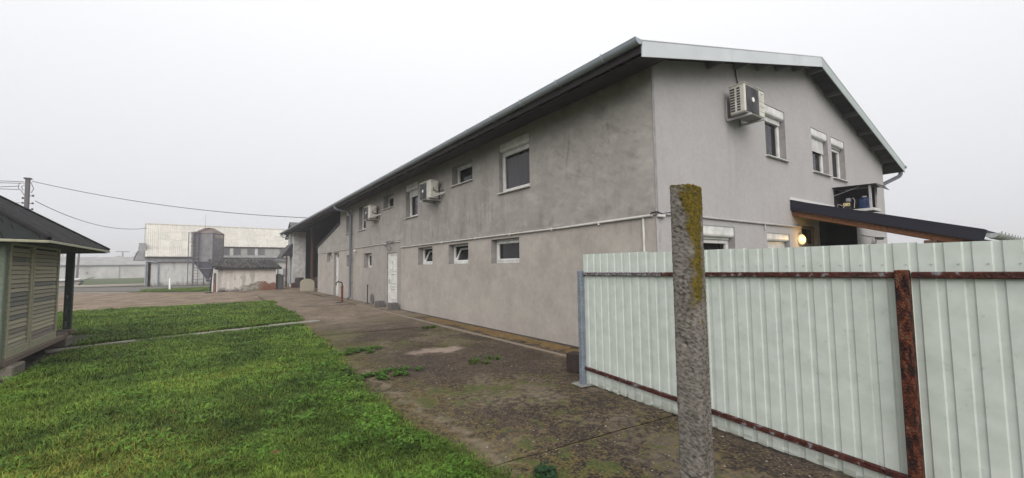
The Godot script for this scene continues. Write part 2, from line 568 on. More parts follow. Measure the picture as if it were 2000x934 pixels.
# ------------------------------------------------------------------ grass
func tuft(seed_: int, blades: int, lo: float, hi: float, lay: float, wid: float) -> ArrayMesh:
	var r := RandomNumberGenerator.new()
	r.seed = seed_
	var m := MB.new()
	for i in blades:
		var a := r.randf() * TAU
		var d := Vector3(cos(a), 0, sin(a)); var s := Vector3(-sin(a), 0, cos(a))
		var o := Vector3(r.randf_range(-0.05, 0.05), -0.005, r.randf_range(-0.05, 0.05))
		var h := r.randf_range(lo, hi); var l := h * lay * r.randf_range(0.4, 1.5); var w := wid * r.randf_range(0.7, 1.3)
		var g := r.randf_range(0.55, 1.5)
		m.col = Color(g * r.randf_range(0.85, 1.25), g, g * 0.95)
		var p1 := o + d * l * 0.35 + Vector3.UP * h * 0.65
		var p2 := o + d * l + Vector3.UP * h * r.randf_range(0.75, 1.0)
		var nn := (Vector3.UP - d * 0.35).normalized()
		var i0 := m.p(o - s * w, nn); m.p(o + s * w, nn); m.p(p1 - s * w * 0.8, nn); m.p(p1 + s * w * 0.8, nn); m.p(p2, nn)
		m.ix.append_array([i0, i0 + 2, i0 + 1, i0 + 1, i0 + 2, i0 + 3, i0 + 2, i0 + 4, i0 + 3])
	return m.mesh()

func clover(seed_: int, leaves: int, rad: float) -> ArrayMesh:
	var r := RandomNumberGenerator.new()
	r.seed = seed_
	var m := MB.new()
	for i in leaves:
		var o := Vector3(r.randf_range(-0.06, 0.06), r.randf_range(0.015, 0.05), r.randf_range(-0.06, 0.06))
		var tilt := Basis(Vector3(r.randf_range(-1, 1), 0, r.randf_range(-1, 1)).normalized(), r.randf_range(0.05, 0.6))
		var g := r.randf_range(0.7, 1.3)
		m.col = Color(g, g, g)
		for k in 3:
			var a := TAU * k / 3.0 + i
			var q := rad * r.randf_range(0.8, 1.2)
			var d := tilt * Vector3(cos(a), 0.15, sin(a)); var s := tilt * Vector3(-sin(a), 0, cos(a))
			var nn := tilt * Vector3.UP
			var i0 := m.p(o, nn); m.p(o + d * q * 0.6 + s * q * 0.5, nn); m.p(o + d * q * 1.1, nn); m.p(o + d * q * 0.6 - s * q * 0.5, nn)
			m.ix.append_array([i0, i0 + 2, i0 + 1, i0, i0 + 3, i0 + 2])
	return m.mesh()

func grass_mat() -> StandardMaterial3D:
	if mats.has("grass"): return mats["grass"]
	var m := StandardMaterial3D.new()
	m.resource_name = "grass"
	m.vertex_color_use_as_albedo = true
	m.roughness = 0.6
	m.metallic_specular = 0.25
	m.backlight_enabled = true
	m.backlight = Color(0.45, 0.45, 0.3)
	mats["grass"] = m
	return m

func make_grass() -> void:
	var na := noise(41, 0.45); var nb := noise(42, 1.6); var nc := noise(43, 5.0, 2)
	var kinds := [tuft(1, 18, 0.02, 0.055, 1.0, 0.0015), tuft(2, 16, 0.03, 0.075, 0.8, 0.0018), tuft(3, 18, 0.02, 0.045, 1.4, 0.0015), clover(4, 9, 0.011), clover(5, 7, 0.015)]
	var lists := [[], [], [], [], []]
	var put := func(x: float, z: float, sc: float) -> void:
		var a := na.get_noise_2d(x, z); var b := nb.get_noise_2d(x, z); var c := nc.get_noise_2d(x, z)
		var near_edge := ss(0.7, 1.9, x) * ss(-9.0, -5.0, z)
		var k := rng.randi() % 3
		if rng.randf() < 0.03 + 0.4 * near_edge * ss(-0.2, 0.3, b) + 0.06 * ss(0.15, 0.4, b): k = 3 + rng.randi() % 2
		var s := sc * rng.randf_range(0.75, 1.25) * (1.0 + 0.35 * b + 0.25 * c)
		var g := 1.0 + 0.5 * a + 0.5 * b + 0.35 * c + rng.randf_range(-0.5, 0.6)
		var col := Color(0.128, 0.198, 0.030).lerp(Color(0.084, 0.146, 0.024), clampf(0.5 - 0.9 * a, 0.0, 1.0))
		# dry yellowed patches
		var dry := bump01(x, -0.9, 0.9) * bump01(z, -4.6, 1.1) * 0.95 + ss(0.25, 0.55, a - 0.4 * b) * 0.35
		if rng.randf() < dry * 0.8: col = col.lerp(Color(0.19, 0.165, 0.035), rng.randf_range(0.3, 0.8))
		if k >= 3: col = Color(0.06, 0.128, 0.016)
		g = clampf(g, 0.32, 2.1)
		col = Color(col.r * g, col.g * g, col.b * g)
		var bs := Basis(Vector3.UP, rng.randf() * TAU).scaled(Vector3(s * 1.15, s, s * 1.15))
		lists[k].append([Transform3D(bs, Vector3(x, 0.008, z)), col])
	# rings of falling density
	for ring in [[0.0, 5.0, 2000, 1.0], [5.0, 8.5, 1200, 1.15], [8.5, 14.5, 650, 1.35], [14.5, 26.0, 260, 1.8]]:
		var zn := -float(ring[0]); var zf := -float(ring[1])
		for pl in [lawn_near, lawn_far]:
			var xa := maxf(-7.0, -0.45 * ring[1] - 1.5)
			var cnt := int((2.5 - xa) * (zn - zf) * ring[2])
			for i in cnt:
				var x := rng.randf_range(xa, 2.5); var z := rng.randf_range(zf, zn)
				if not Geometry2D.is_point_in_polygon(Vector2(x + rng.randfn(0.0, 0.05) * (1.0 if x > 1.2 else 0.4), z + rng.randfn(0.0, 0.02)), pl): continue
				if Vector2(x, z).length() < 1.7: continue
				if x < -2.35 and z > -15.0 and z < -8.2: continue
				put.call(x, z, ring[3])
	for i in 5000:
		var x := rng.randf_range(-5, 0.6); var z := rng.randf_range(-47, -38)
		if Geometry2D.is_point_in_polygon(Vector2(x, z), patch): put.call(x, z, 1.8)
	for k in 5:
		var mm := MultiMesh.new()
		mm.transform_format = MultiMesh.TRANSFORM_3D
		mm.use_colors = true
		mm.mesh = kinds[k]
		mm.instance_count = lists[k].size()
		for i in lists[k].size():
			mm.set_instance_transform(i, lists[k][i][0]); mm.set_instance_color(i, lists[k][i][1])
		var mi := MultiMeshInstance3D.new()
		mi.name = numbered("grass" if k < 3 else "clover")
		mi.multimesh = mm
		mi.material_override = grass_mat()
		add_child(mi)
		mi.set_meta("kind", "stuff")
		tag(mi, ["short matted green grass of the lawn", "longer green grass blades of the lawn", "low flattened grass of the lawn", "small clover leaves among the grass", "broad leaved clover among the grass by the concrete edge"][k], "grass" if k < 3 else "clover")
	# weeds on the concrete
	var wk := [clover(51, 34, 0.022), tuft(52, 40, 0.03, 0.09, 1.1, 0.004), clover(53, 22, 0.035)]
	var spots := [[2.17, -8.2, 0, 2.6, "clover weed patch in the concrete near the lawn edge beside the pale bare patch"], [2.15, -6.15, 0, 2.4, "green weed patch spread over the mossy concrete beside the lawn bulge"], [3.75, -6.0, 1, 1.6, "small grassy weed in the middle of the concrete yard"], [2.07, -2.5, 2, 0.3, "dark leafy weed growing at the slab joint at the bottom edge"], [4.6, -10.2, 1, 1.2, "grass tuft on the mossy strip under the second wall window"]]
	for s in spots:
		var t := thing("weed", s[4], "weed", Vector3(s[0], 0.012, s[1]))
		for j in [26, 9, 3][s[2]]:
			var o := obj("leaf_clump", wk[s[2]], grass_weed(s[2]), t)
			var q := rng.randf() * TAU
			var rr: float = sqrt(rng.randf()) * 0.16 * s[3]
			o.transform = Transform3D(Basis(Vector3.UP, rng.randf() * TAU).scaled(Vector3.ONE * rng.randf_range(0.7, 1.25)), Vector3(cos(q) * rr * 1.25, 0, sin(q) * rr * 0.7))
	# fallen leaves
	var lf := MB.new()
	for k in 6:
		var a0 := -1.2 + k * 0.4; var a1 := a0 + 0.4
		lf.tri(Vector3(0, 0.006, 0), Vector3(cos(a1) * 0.045, 0.012 * absf(a1), -sin(a1) * 0.03), Vector3(cos(a0) * 0.045, 0.012 * absf(a0), -sin(a0) * 0.03))
	lf.tube([Vector3(-0.03, 0.003, 0), Vector3(0.0, 0.006, 0)], 0.0015, 4)
	var lm := lf.mesh()
	var leaf_spots := [[0.47, -4.14, "brown fallen leaf lying in the near lawn", 0], [1.25, -6.6, "pinkish fallen leaf in the grass near the concrete edge", 1], [-0.3, -5.9, "fallen leaf lying in the middle of the lawn", 0]]
	for s in leaf_spots:
		var o := obj("fallen_leaf", lm, mat("leaf_%d" % s[3], [Color(0.10, 0.035, 0.012), Color(0.16, 0.075, 0.06)][s[3]], 0.7))
		tag(o, s[2], "leaf")
		o.transform = Transform3D(Basis(Vector3.UP, rng.randf() * TAU).scaled(Vector3.ONE * 1.2), Vector3(s[0], 0.055, s[1]))

func grass_weed(k: int) -> StandardMaterial3D:
	var key := "weed_%d" % k
	if mats.has(key): return mats[key]
	var m: StandardMaterial3D = grass_mat().duplicate()
	m.albedo_color = [L(0.06, 0.125, 0.02), L(0.07, 0.12, 0.02), L(0.02, 0.05, 0.02)][k]
	mats[key] = m
	return m

# ------------------------------------------------------------------ the plastered building
func roof_y(x: float) -> float: return 6.51 - 0.251 * absf(x - 11.87)

# wall in the frame t (x along, y up, z outward): cells between the cut lines, holes left out, top clipped to top(x); uv over (ua..ub, va..vb)
func wall(m: MB, xs: Array, y0: float, top: Callable, holes: Array, ua: float, ub: float, va: float, vb: float, z := 0.0) -> void:
	var xx := xs.duplicate()
	var yy := [y0]
	for h in holes: xx.append_array([h[0], h[1]]); yy.append_array([h[2], h[3]])
	xx.sort(); yy.sort()
	yy.append(99.0)
	for k in int((xx[-1] - xx[0]) / 0.1): xx.append(xx[0] + 0.05 + k * 0.1)
	xx.sort()
	for i in xx.size() - 1:
		var a: float = xx[i]; var b: float = xx[i + 1]
		if b - a < 0.0005: continue
		for j in yy.size() - 1:
			var c: float = yy[j]; var d: float = yy[j + 1]
			if d - c < 0.0005: continue
			var mx := (a + b) / 2; var my := c + 0.001
			var inside := false
			for h in holes:
				if mx > h[0] and mx < h[1] and my > h[2] - 0.0005 and my < h[3]: inside = true
			if inside: continue
			var da: float = maxf(minf(d, top.call(a)), c); var db: float = maxf(minf(d, top.call(b)), c)
			if da <= c + 0.001 and db <= c + 0.001: continue
			var f := func(x: float, y: float) -> Vector2: return Vector2((x - ua) / (ub - ua), 1.0 - (y - va) / (vb - va))
			m.quv(Vector3(a, c, z), Vector3(b, c, z), Vector3(b, db, z), Vector3(a, da, z), f.call(a, c), f.call(b, c), f.call(b, db), f.call(a, da))

func sides(m: MB, x0: float, x1: float, y0: float, y1: float, d: float, z := 0.0) -> void:   # the four inner faces of an opening
	m.quad(Vector3(x0, y0, z), Vector3(x1, y0, z), Vector3(x1, y0, z - d), Vector3(x0, y0, z - d))
	m.quad(Vector3(x0, y1, z - d), Vector3(x1, y1, z - d), Vector3(x1, y1, z), Vector3(x0, y1, z))
	m.quad(Vector3(x0, y0, z), Vector3(x0, y0, z - d), Vector3(x0, y1, z - d), Vector3(x0, y1, z))
	m.quad(Vector3(x1, y0, z - d), Vector3(x1, y0, z), Vector3(x1, y1, z), Vector3(x1, y1, z - d))

func ring(m: MB, x0: float, x1: float, y0: float, y1: float, w: float, z0: float, z1: float, o := Transform3D()) -> void:   # a mitred-looking frame of four bars
	for q in [[x0, x1, y0, y0 + w], [x0, x1, y1 - w, y1], [x0, x0 + w, y0 + w, y1 - w], [x1 - w, x1, y0 + w, y1 - w]]:
		m.bev(o * Vector3((q[0] + q[1]) / 2, (q[2] + q[3]) / 2, (z0 + z1) / 2), Vector3(q[1] - q[0], q[3] - q[2], absf(z1 - z0)), 0.006, o.basis)

func glass() -> StandardMaterial3D:
	if mats.has("glass"): return mats["glass"]
	var m := StandardMaterial3D.new()
	m.resource_name = "glass"
	m.albedo_color = Color(0.12, 0.12, 0.14, 0.12)
	m.transparency = BaseMaterial3D.TRANSPARENCY_ALPHA
	m.roughness = 0.03
	m.metallic_specular = 0.42
	mats["glass"] = m
	return m

# a window in an opening w x h whose lower left corner is the origin of frame t; d = how deep the frame sits
# kinds: box = roller shutter box height, down = how far the shutter is let down, tilt = opened inwards at the top
func window(b: Node3D, t: Transform3D, w: float, h: float, d: float, plaster: Material, box := 0.0, down := 0.0, tilt := 0.0, sill := true, cloth := "dark", label := "") -> void:
	var white := mat("white_frame", Color(0.74, 0.74, 0.73), 0.35, texs["soft"], 0.7)
	var m := mbw(b, t)
	var ht := h - box
	ring(m, 0.002, w - 0.002, 0.002, ht, 0.06, -d, -d - 0.06)
	if tilt == 0.0 and w > 0.9: ring(m, 0.055, w - 0.055, 0.055, ht - 0.055, 0.055, -d + 0.012, -d - 0.045)
	var win := obj("window", m, white, b)
	if label: win.set_meta("label", label)
	m = mbw(b, t)
	sides(m, 0, w, 0, h, d + 0.14)
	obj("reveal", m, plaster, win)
	# what is seen through the pane: a dark room closed by its back and a curtain or blind
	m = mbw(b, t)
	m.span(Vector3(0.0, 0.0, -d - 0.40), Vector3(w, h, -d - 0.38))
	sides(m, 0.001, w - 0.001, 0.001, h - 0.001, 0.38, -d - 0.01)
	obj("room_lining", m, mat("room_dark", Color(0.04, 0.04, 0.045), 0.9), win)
	m = mbw(b, t)
	var tl := Transform3D(Basis(Vector3.RIGHT, -tilt), Vector3(0, 0.06, -d - 0.03))
	if tilt != 0.0:
		var sash := mbw(b, t)
		ring(sash, 0.062, w - 0.062, 0.0, ht - 0.125, 0.05, 0.02, -0.03, tl)
		obj("sash", sash, white, win)
		var k := MB.new()
		m.quad(tl * Vector3(0.11, 0.05, 0), tl * Vector3(w - 0.11, 0.05, 0), tl * Vector3(w - 0.11, ht - 0.17, 0), tl * Vector3(0.11, ht - 0.17, 0))
	else:
		m.quad(Vector3(0.06, 0.06, -d - 0.02), Vector3(w - 0.06, 0.06, -d - 0.02), Vector3(w - 0.06, ht - 0.06, -d - 0.02), Vector3(0.06, ht - 0.06, -d - 0.02))
	obj("pane", m, glass(), win)
	if tilt == 0.0:
		m = mbw(b, t)
		var nf := 60
		var last := Vector3()
		for i in nf + 1:
			var u := lerpf(0.03, w - 0.03, float(i) / nf)
			var q := Vector3(u, 0, -d - 0.13 + 0.022 * sin(u * 58.0 + 2.0 * sin(u * 9.0)))
			if i > 0: m.quad(last + Vector3.UP * 0.03, q + Vector3.UP * 0.03, q + Vector3.UP * (ht - 0.03), last + Vector3.UP * (ht - 0.03))
			last = q
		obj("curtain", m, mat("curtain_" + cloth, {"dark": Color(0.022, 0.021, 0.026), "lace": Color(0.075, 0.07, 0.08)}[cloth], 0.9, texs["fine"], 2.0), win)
	if sill:
		m = mbw(b, t)
		m.bev(Vector3(w / 2, 0.008, -d / 2 + 0.03), Vector3(w + 0.07, 0.025, d + 0.075), 0.006, Basis(Vector3.RIGHT, 0.06))
		obj("sill", m, mat("white_sill", Color(0.66, 0.65, 0.63), 0.5, texs["soft"], 1.1), win)
	if box > 0.0:
		m = mbw(b, t)
		var pr := PackedVector2Array()   # profile in (z, y), turned to run along x
		for q in [[-d - 0.04, h - 0.003], [-d - 0.04, h - box], [-0.05, h - box], [-0.022, h - box + 0.02], [-0.012, h - box + 0.05], [-0.012, h - 0.003]]: pr.append(Vector2(-q[0], q[1]))
		m.prism(pr if not Geometry2D.is_polygon_clockwise(pr) else rev(pr), 0.012, w - 0.012, Transform3D(Basis(Vector3(0, 0, -1), Vector3.UP, Vector3.RIGHT), Vector3.ZERO))
		obj("shutter_box", m, white, win)
		if down > 0.0:
			m = mbw(b, t)
			var y := ht
			while y > ht - down:
				m.bev(Vector3(w / 2, y - 0.019, -d + 0.035), Vector3(w - 0.1, 0.036, 0.012), 0.005)
				y -= 0.038
			obj("roller_shutter", m, white, win)

func rev(p: PackedVector2Array) -> PackedVector2Array:
	var q := p.duplicate()
	q.reverse()
	return q

func wall_image(long: bool) -> Image:
	var w := 1696 if long else 800
	var h := 320 if long else 420
	var bytes := PackedByteArray()
	bytes.resize(w * h * 3)
	var n1 := noise(61, 0.55); var n2 := noise(62, 2.2); var n3 := noise(63, 7.0, 3); var n4 := noise(64, 1.3, 3); var n5 := noise(65, 1.9, 3); var n6 := noise(66, 14.0, 2)
	var k := 0
	for j in h:
		var y := (1.0 - (j + 0.5) / h) * (5.0 if long else 6.6)
		for i in w:
			var u := (i + 0.5) / w * (26.5 if long else 12.4)
			var col: Vector3
			if long:
				var z := -30.5 + u
				var a := n1.get_noise_2d(u, y); var b := n2.get_noise_2d(u, y); var c := n3.get_noise_2d(u, y); var f := n6.get_noise_2d(u, y)
				var vs := n4.get_noise_2d(u * 1.5, y * 0.25)      # runs downwards
				var vt := n5.get_noise_2d(u * 6.0, y * 0.35 + 7.0)
				var up := ss(2.36, 2.42, y) if z > -15.1 else ss(2.58, 2.63, y)
				col = Vector3(0.485, 0.45, 0.418).lerp(Vector3(0.44, 0.416, 0.396), up)
				var g := 1.0 + 0.10 * a + 0.09 * b + 0.07 * c + 0.03 * f
				if up > 0.5:
					# dark runs under the eaves and below the windows, damp band above the pipe
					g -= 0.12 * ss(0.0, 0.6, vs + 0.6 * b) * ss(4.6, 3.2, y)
					g += 0.10 * ss(0.05, 0.4, n2.get_noise_2d(u * 0.6 + 20.0, y * 1.1)) - 0.07 * ss(0.05, 0.4, n2.get_noise_2d(u * 0.5 + 70.0, y * 0.8))
					g -= 0.18 * ss(0.05, 0.5, vt) * bump01(y, 3.0, 0.6) * ss(-15.0, -12.5, z) * ss(-7.5, -9.0, z)
					g -= 0.17 * ss(0.8, 0.05, y - 2.42) * ss(-0.25, 0.3, a + 0.5 * b + 0.2 * vs) * ss(-16.0, -13.0, z)
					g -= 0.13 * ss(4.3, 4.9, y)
					g += 0.12 * bump01(z, -8.9, 0.6) * ss(-0.1, 0.4, b + vs) * ss(3.3, 2.9, y)
					# trowel smears near the corner
					var sm := n2.get_noise_2d(u * 1.2 + y * 2.2, y * 0.6 - u * 0.5)
					g -= 0.16 * ss(0.2, 0.45, sm) * ss(-8.0, -6.0, z) * bump01(y, 3.6, 0.8)
					g += 0.08 * ss(0.2, 0.5, -sm) * ss(-8.0, -6.0, z)
					g -= 0.36 * ss(0.2, 0.5, n3.get_noise_2d(u * 1.5 + y * 0.9, y * 0.4)) * bump01(z, -4.95 - 0.12 * (y - 3.8), 0.13) * bump01(y, 3.95, 0.42)
					g -= 0.32 * bump01(z, -5.98 + 0.05 * sin(y * 5.0), 0.022) * bump01(y, 3.78, 0.3)
				else:
					g -= 0.035 * ss(0.1, 0.5, vs) + 0.10 * ss(0.5, 0.0, y) * ss(-0.3, 0.3, b)
					g += 0.06 * ss(0.0, 0.4, n2.get_noise_2d(u * 0.5 + 20.0, y * 0.6)) - 0.06 * ss(0.0, 0.4, n2.get_noise_2d(u * 0.4 + 70.0, y * 0.5))
					g -= 0.12 * ss(0.25, 0.55, vt) * bump01(y, 2.25, 0.25)
					if z > -16.9 and z < -15.1:
						col = Vector3(0.40, 0.378, 0.36)
					elif z > -20.05 and z < -16.9:
						col = Vector3(0.43, 0.40, 0.38)
					g -= 0.12 * bump01(z, -9.5, 0.05) * bump01(y, 1.1, 0.08) * ss(-0.2, 0.3, c)
				col *= g
				# faint mortar seams
				for sz in [-16.88, -20.07, -21.4]:
					if y < 2.6: col *= 1.0 - 0.3 * bump01(z, sz, 0.015)
			else:
				var a := n1.get_noise_2d(u, y + 30.0); var b := n2.get_noise_2d(u, y + 30.0); var c := n3.get_noise_2d(u, y + 30.0); var f := n6.get_noise_2d(u, y)
				var vs := n4.get_noise_2d(u * 3.0 + 50.0, y * 0.2)
				var g := 1.0 + 0.05 * a + 0.04 * b + 0.05 * c + 0.05 * f
				g -= 0.03 * ss(0.1, 0.5, vs) * ss(5.0, 3.5, y)
				g -= 0.08 * bump01(u, 2.65, 0.35) * bump01(y, 3.5, 0.7) * ss(-0.3, 0.3, vs + b)     # drips below the outdoor unit
				g -= 0.10 * bump01(u, 7.6, 0.04) * ss(3.9, 3.7, y) * ss(2.6, 3.4, y)
				g -= 0.25 * bump01(u, 0.09 + 0.02 * sin(y * 9.0), 0.03) * ss(2.4, 2.3, y) * ss(-0.2, 0.3, b + c)
				col = Vector3(0.505, 0.49, 0.498) * g
			bytes[k] = clampi(int(255.0 * pow(maxf(col.x, 0.0), 0.4545)), 0, 255); bytes[k + 1] = clampi(int(255.0 * pow(maxf(col.y, 0.0), 0.4545)), 0, 255); bytes[k + 2] = clampi(int(255.0 * pow(maxf(col.z, 0.0), 0.4545)), 0, 255)
			k += 3
	return Image.create_from_data(w, h, false, Image.FORMAT_RGB8, bytes)

func make_building() -> void:
	var b := thing("plaster_building", "long grey plastered two storey farm building with shallow gable roof and roller shutter windows", "building")
	var grain := ntex("plaster_grain", 0.09, grey(0.80), grey(1.0), 0, 512, 70)
	var mlong := uvmat("plaster_long", wall_image(true), 0.92, grain, 1.3, null, 0.0)
	var mgab := uvmat("plaster_gable", wall_image(false), 0.92, grain, 1.3, null, 0.0)
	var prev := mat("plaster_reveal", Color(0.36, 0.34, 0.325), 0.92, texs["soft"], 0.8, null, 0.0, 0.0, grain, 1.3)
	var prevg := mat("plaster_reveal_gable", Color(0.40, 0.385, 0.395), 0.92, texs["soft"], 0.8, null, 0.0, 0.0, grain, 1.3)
	# frames: along the long wall x' = z (towards the camera is right), outward = -x
	var tl := Transform3D(Basis(Vector3(0, 0, 1), Vector3.UP, Vector3(-1, 0, 0)), Vector3(XW, 0, 0))
	var tg := Transform3D(Basis(Vector3.RIGHT, Vector3.UP, Vector3(0, 0, 1)), Vector3(0, 0, ZG))
	# openings (z0, z1, y0, y1) of the long wall
	var up := [[-8.42, -7.21, 3.34, 4.57], [-10.92, -9.73, 3.93, 4.52], [-14.58, -13.47, 3.35, 4.56], [-17.05, -15.86, 3.96, 4.52], [-20.66, -19.51, 3.36, 4.55], [-23.05, -22.0, 3.38, 4.57]]
	var low := [[-8.86, -7.67, 1.66, 2.25], [-11.21, -10.03, 1.67, 2.24], [-13.50, -12.34, 1.67, 2.25], [-19.83, -18.68, 1.59, 2.25], [-22.95, -21.98, 1.67, 2.25], [-27.66, -26.35, 1.98, 2.5], [-16.64, -15.50, -0.01, 2.16], [-25.86, -24.68, -0.01, 2.48]]
	var topf := func(z: float) -> float:
		if z >= -24.33: return 4.92
		return lerpf(2.98, 4.03, clampf((z + 30.4) / 6.06, 0.0, 1.0))
	var stepf := func(z: float) -> float: return 2.37 if z > -15.1 else 2.60
	# lower storey stands 25 mm behind the upper one
	var m := mbw(b, tl)
	wall(m, [-30.4, -24.33, -15.1, -15.099, ZG], 0.0, stepf, low, -30.5, -4.0, 0.0, 5.0, -0.025)
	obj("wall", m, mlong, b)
	m = mbw(b, tl)
	wall(m, [-15.1, ZG], 2.37, topf, up.slice(0, 3), -30.5, -4.0, 0.0, 5.0)
	wall(m, [-30.4, -24.331, -24.33, -15.1], 2.60, topf, up.slice(3), -30.5, -4.0, 0.0, 5.0)
	m.quad(Vector3(-15.1, 2.37, -0.025), Vector3(ZG, 2.37, -0.025), Vector3(ZG, 2.37, 0), Vector3(-15.1, 2.37, 0))
	m.quad(Vector3(-30.4, 2.6, -0.025), Vector3(-15.1, 2.6, -0.025), Vector3(-15.1, 2.6, 0), Vector3(-30.4, 2.6, 0))
	m.quad(Vector3(-15.1, 2.37, -0.025), Vector3(-15.1, 2.37, 0), Vector3(-15.1, 2.6, 0), Vector3(-15.1, 2.6, -0.025))
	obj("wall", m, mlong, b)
	# gable: holes in x
	var gh := [[9.59, 10.60, 3.87, 5.03], [12.13, 13.21, 3.83, 4.97], [13.47, 14.48, 3.82, 4.96], [6.75, 8.08, 1.0, 2.27], [9.42, 10.52, 1.2, 2.215], [11.2, 12.16, 0.0, 2.45], [12.3, 15.1, 0.0, 2.76]]
	m = mbw(b, tg)
	wall(m, [XW, 11.87, 18.05], 0.0, func(x: float) -> float: return roof_y(x) - 0.055, gh, 5.65, 18.05, 0.0, 6.6)
	obj("wall", m, mgab, b)
	# corner bead, right wall, back wall, dark inside faces
	m = mbw(b)
	m.bev(Vector3(XW + 0.02, 3.62, ZG + 0.004), Vector3(0.055, 2.5, 0.02), 0.004)
	obj("corner_bead", m, prevg, b)
	m = mbw(b)
	m.span(Vector3(18.02, 0, -42.5), Vector3(18.05, 4.9, ZG - 0.003))
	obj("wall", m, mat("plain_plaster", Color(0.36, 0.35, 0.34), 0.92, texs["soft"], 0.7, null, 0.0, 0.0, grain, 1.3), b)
	m = mbw(b)
	m.prism(pv([6.2, 0, 18.0, 0, 18.0, 4.85, 11.87, 6.4, 6.2, 4.95]), -42.45, -42.2, Transform3D())
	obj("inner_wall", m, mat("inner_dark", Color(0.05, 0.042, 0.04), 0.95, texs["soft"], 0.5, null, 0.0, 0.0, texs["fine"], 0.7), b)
	m = mbw(b)
	m.prism(pv([5.95, 0, 18.0, 0, 18.0, 4.85, 11.87, 6.4, 5.68, 4.85, 5.68, 4.0, 5.95, 4.0]), -24.6, -24.35, Transform3D())
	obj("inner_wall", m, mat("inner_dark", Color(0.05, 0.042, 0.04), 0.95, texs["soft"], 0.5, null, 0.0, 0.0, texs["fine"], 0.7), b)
	# thickness of the plastered wing that runs on past the cross wall, and its dark coping
	m = mbw(b)
	m.prism(pv([-30.35, 0.0, -24.6, 0.0, -24.6, 3.93, -30.35, 2.93]), 0.0, 0.05, Transform3D(Basis(Vector3(0, 0, 1), Vector3.UP, Vector3(-1, 0, 0)), Vector3(6.3, 0, 0)))
	m.span(Vector3(5.68, 0, -30.4), Vector3(6.3, 2.93, -30.352))
	obj("wall_core", m, prev, b)
	m = mbw(b, tl)
	m.prism(pv([-30.62, 2.93, -24.34, 4.015, -24.34, 4.10, -30.62, 3.01]), -0.32, 0.07)
	obj("coping", m, mat("dark_sheet", Color(0.035, 0.033, 0.038), 0.6), b)
	# end pillar with its side wall, and timber posts in the open bay
	m = mbw(b)
	m.span(Vector3(5.55, 0.0, -42.4), Vector3(6.5, 4.78, -40.2))
	obj("pillar", m, mat("whitewash", Color(0.80, 0.785, 0.77), 0.92, texs["soft"], 0.5, texs["n_fine"], 0.3, 0.0, grain, 1.0), b)
	for q in [[6.44, -37.0, 0.16], [8.6, -33.5, 0.16], [6.3, -34.0, 0.0]]:
		if q[2] == 0.0: continue
		m = mbw(b)
		m.bev(Vector3(q[0], 2.45, q[1]), Vector3(q[2], 4.9, q[2]), 0.012)
		obj("timber_post", m, mat("red_timber", Color(0.13, 0.06, 0.045), 0.9, texs["fine"], 1.0), b)

	make_roof(b)
	make_trim(b, tl, tg)
	var at := func(h: Array, t: Transform3D, z := 0.0) -> Transform3D: return t * Transform3D(Basis(), Vector3(h[0], h[2], z))
	# long wall, upper windows
	window(b, at.call(up[0], tl), 1.21, 1.23, 0.10, prev, 0.20, 0.0, 0.0, true, "lace", "largest upper window with lace curtain and closed roller shutter box")
	window(b, at.call(up[1], tl), 1.19, 0.59, 0.18, prev)
	window(b, at.call(up[2], tl), 1.11, 1.21, 0.17, prev, 0.22, 0.2)
	window(b, at.call(up[3], tl), 1.19, 0.56, 0.2, prev)
	window(b, at.call(up[4], tl), 1.15, 1.19, 0.17, prev, 0.0)
	window(b, at.call(up[5], tl), 1.05, 1.19, 0.17, prev, 0.22, 0.0)
	# lower windows, two of them tilted open
	window(b, at.call(low[0], tl, -0.025), 1.19, 0.59, 0.16, prev, 0.0, 0.0, 0.0, false, "dark")
	window(b, at.call(low[1], tl, -0.025), 1.18, 0.57, 0.17, prev, 0.0, 0.0, 0.42, false, "dark", "low window with its sash tilted open inwards")
	window(b, at.call(low[2], tl, -0.025), 1.16, 0.58, 0.18, prev, 0.0, 0.0, 0.42, false, "dark", "low window with its sash tilted open inwards")
	window(b, at.call(low[3], tl, -0.025), 1.15, 0.66, 0.2, prev, 0.0, 0.0, 0.0, false)
	window(b, at.call(low[4], tl, -0.025), 0.97, 0.58, 0.2, prev, 0.0, 0.0, 0.0, false)
	window(b, at.call(low[5], tl, -0.025), 1.31, 0.52, 0.2, prev, 0.0, 0.0, 0.0, false)
	# gable windows
	window(b, at.call(gh[0], tg), 1.01, 1.16, 0.13, prevg, 0.2, 0.1)
	window(b, at.call(gh[1], tg), 1.08, 1.14, 0.13, prevg, 0.2, 0.32, 0.0, true, "dark", "gable window with its roller shutter part way down")
	window(b, at.call(gh[2], tg), 1.01, 1.14, 0.13, prevg, 0.2, 0.02)
	window(b, at.call(gh[3], tg), 1.33, 1.27, 0.13, prevg, 0.2, 0.03)
	window(b, at.call(gh[4], tg), 1.10, 1.015, 0.13, prevg, 0.17, 0.8, 0.0, true, "dark", "ground floor gable window with its shutter down")
	make_doors(b, at.call(low[6], tl, -0.025), at.call(low[7], tl, -0.025), at.call(gh[5], tg), prev, prevg)
	# dark sheltered passage under the canopy
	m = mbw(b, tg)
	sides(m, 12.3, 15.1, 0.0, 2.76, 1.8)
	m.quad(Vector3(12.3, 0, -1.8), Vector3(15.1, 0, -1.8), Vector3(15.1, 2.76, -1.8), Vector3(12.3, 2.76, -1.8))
	obj("passage", m, mat("passage_dark", Color(0.022, 0.018, 0.022), 0.9, texs["soft"], 0.6), b)

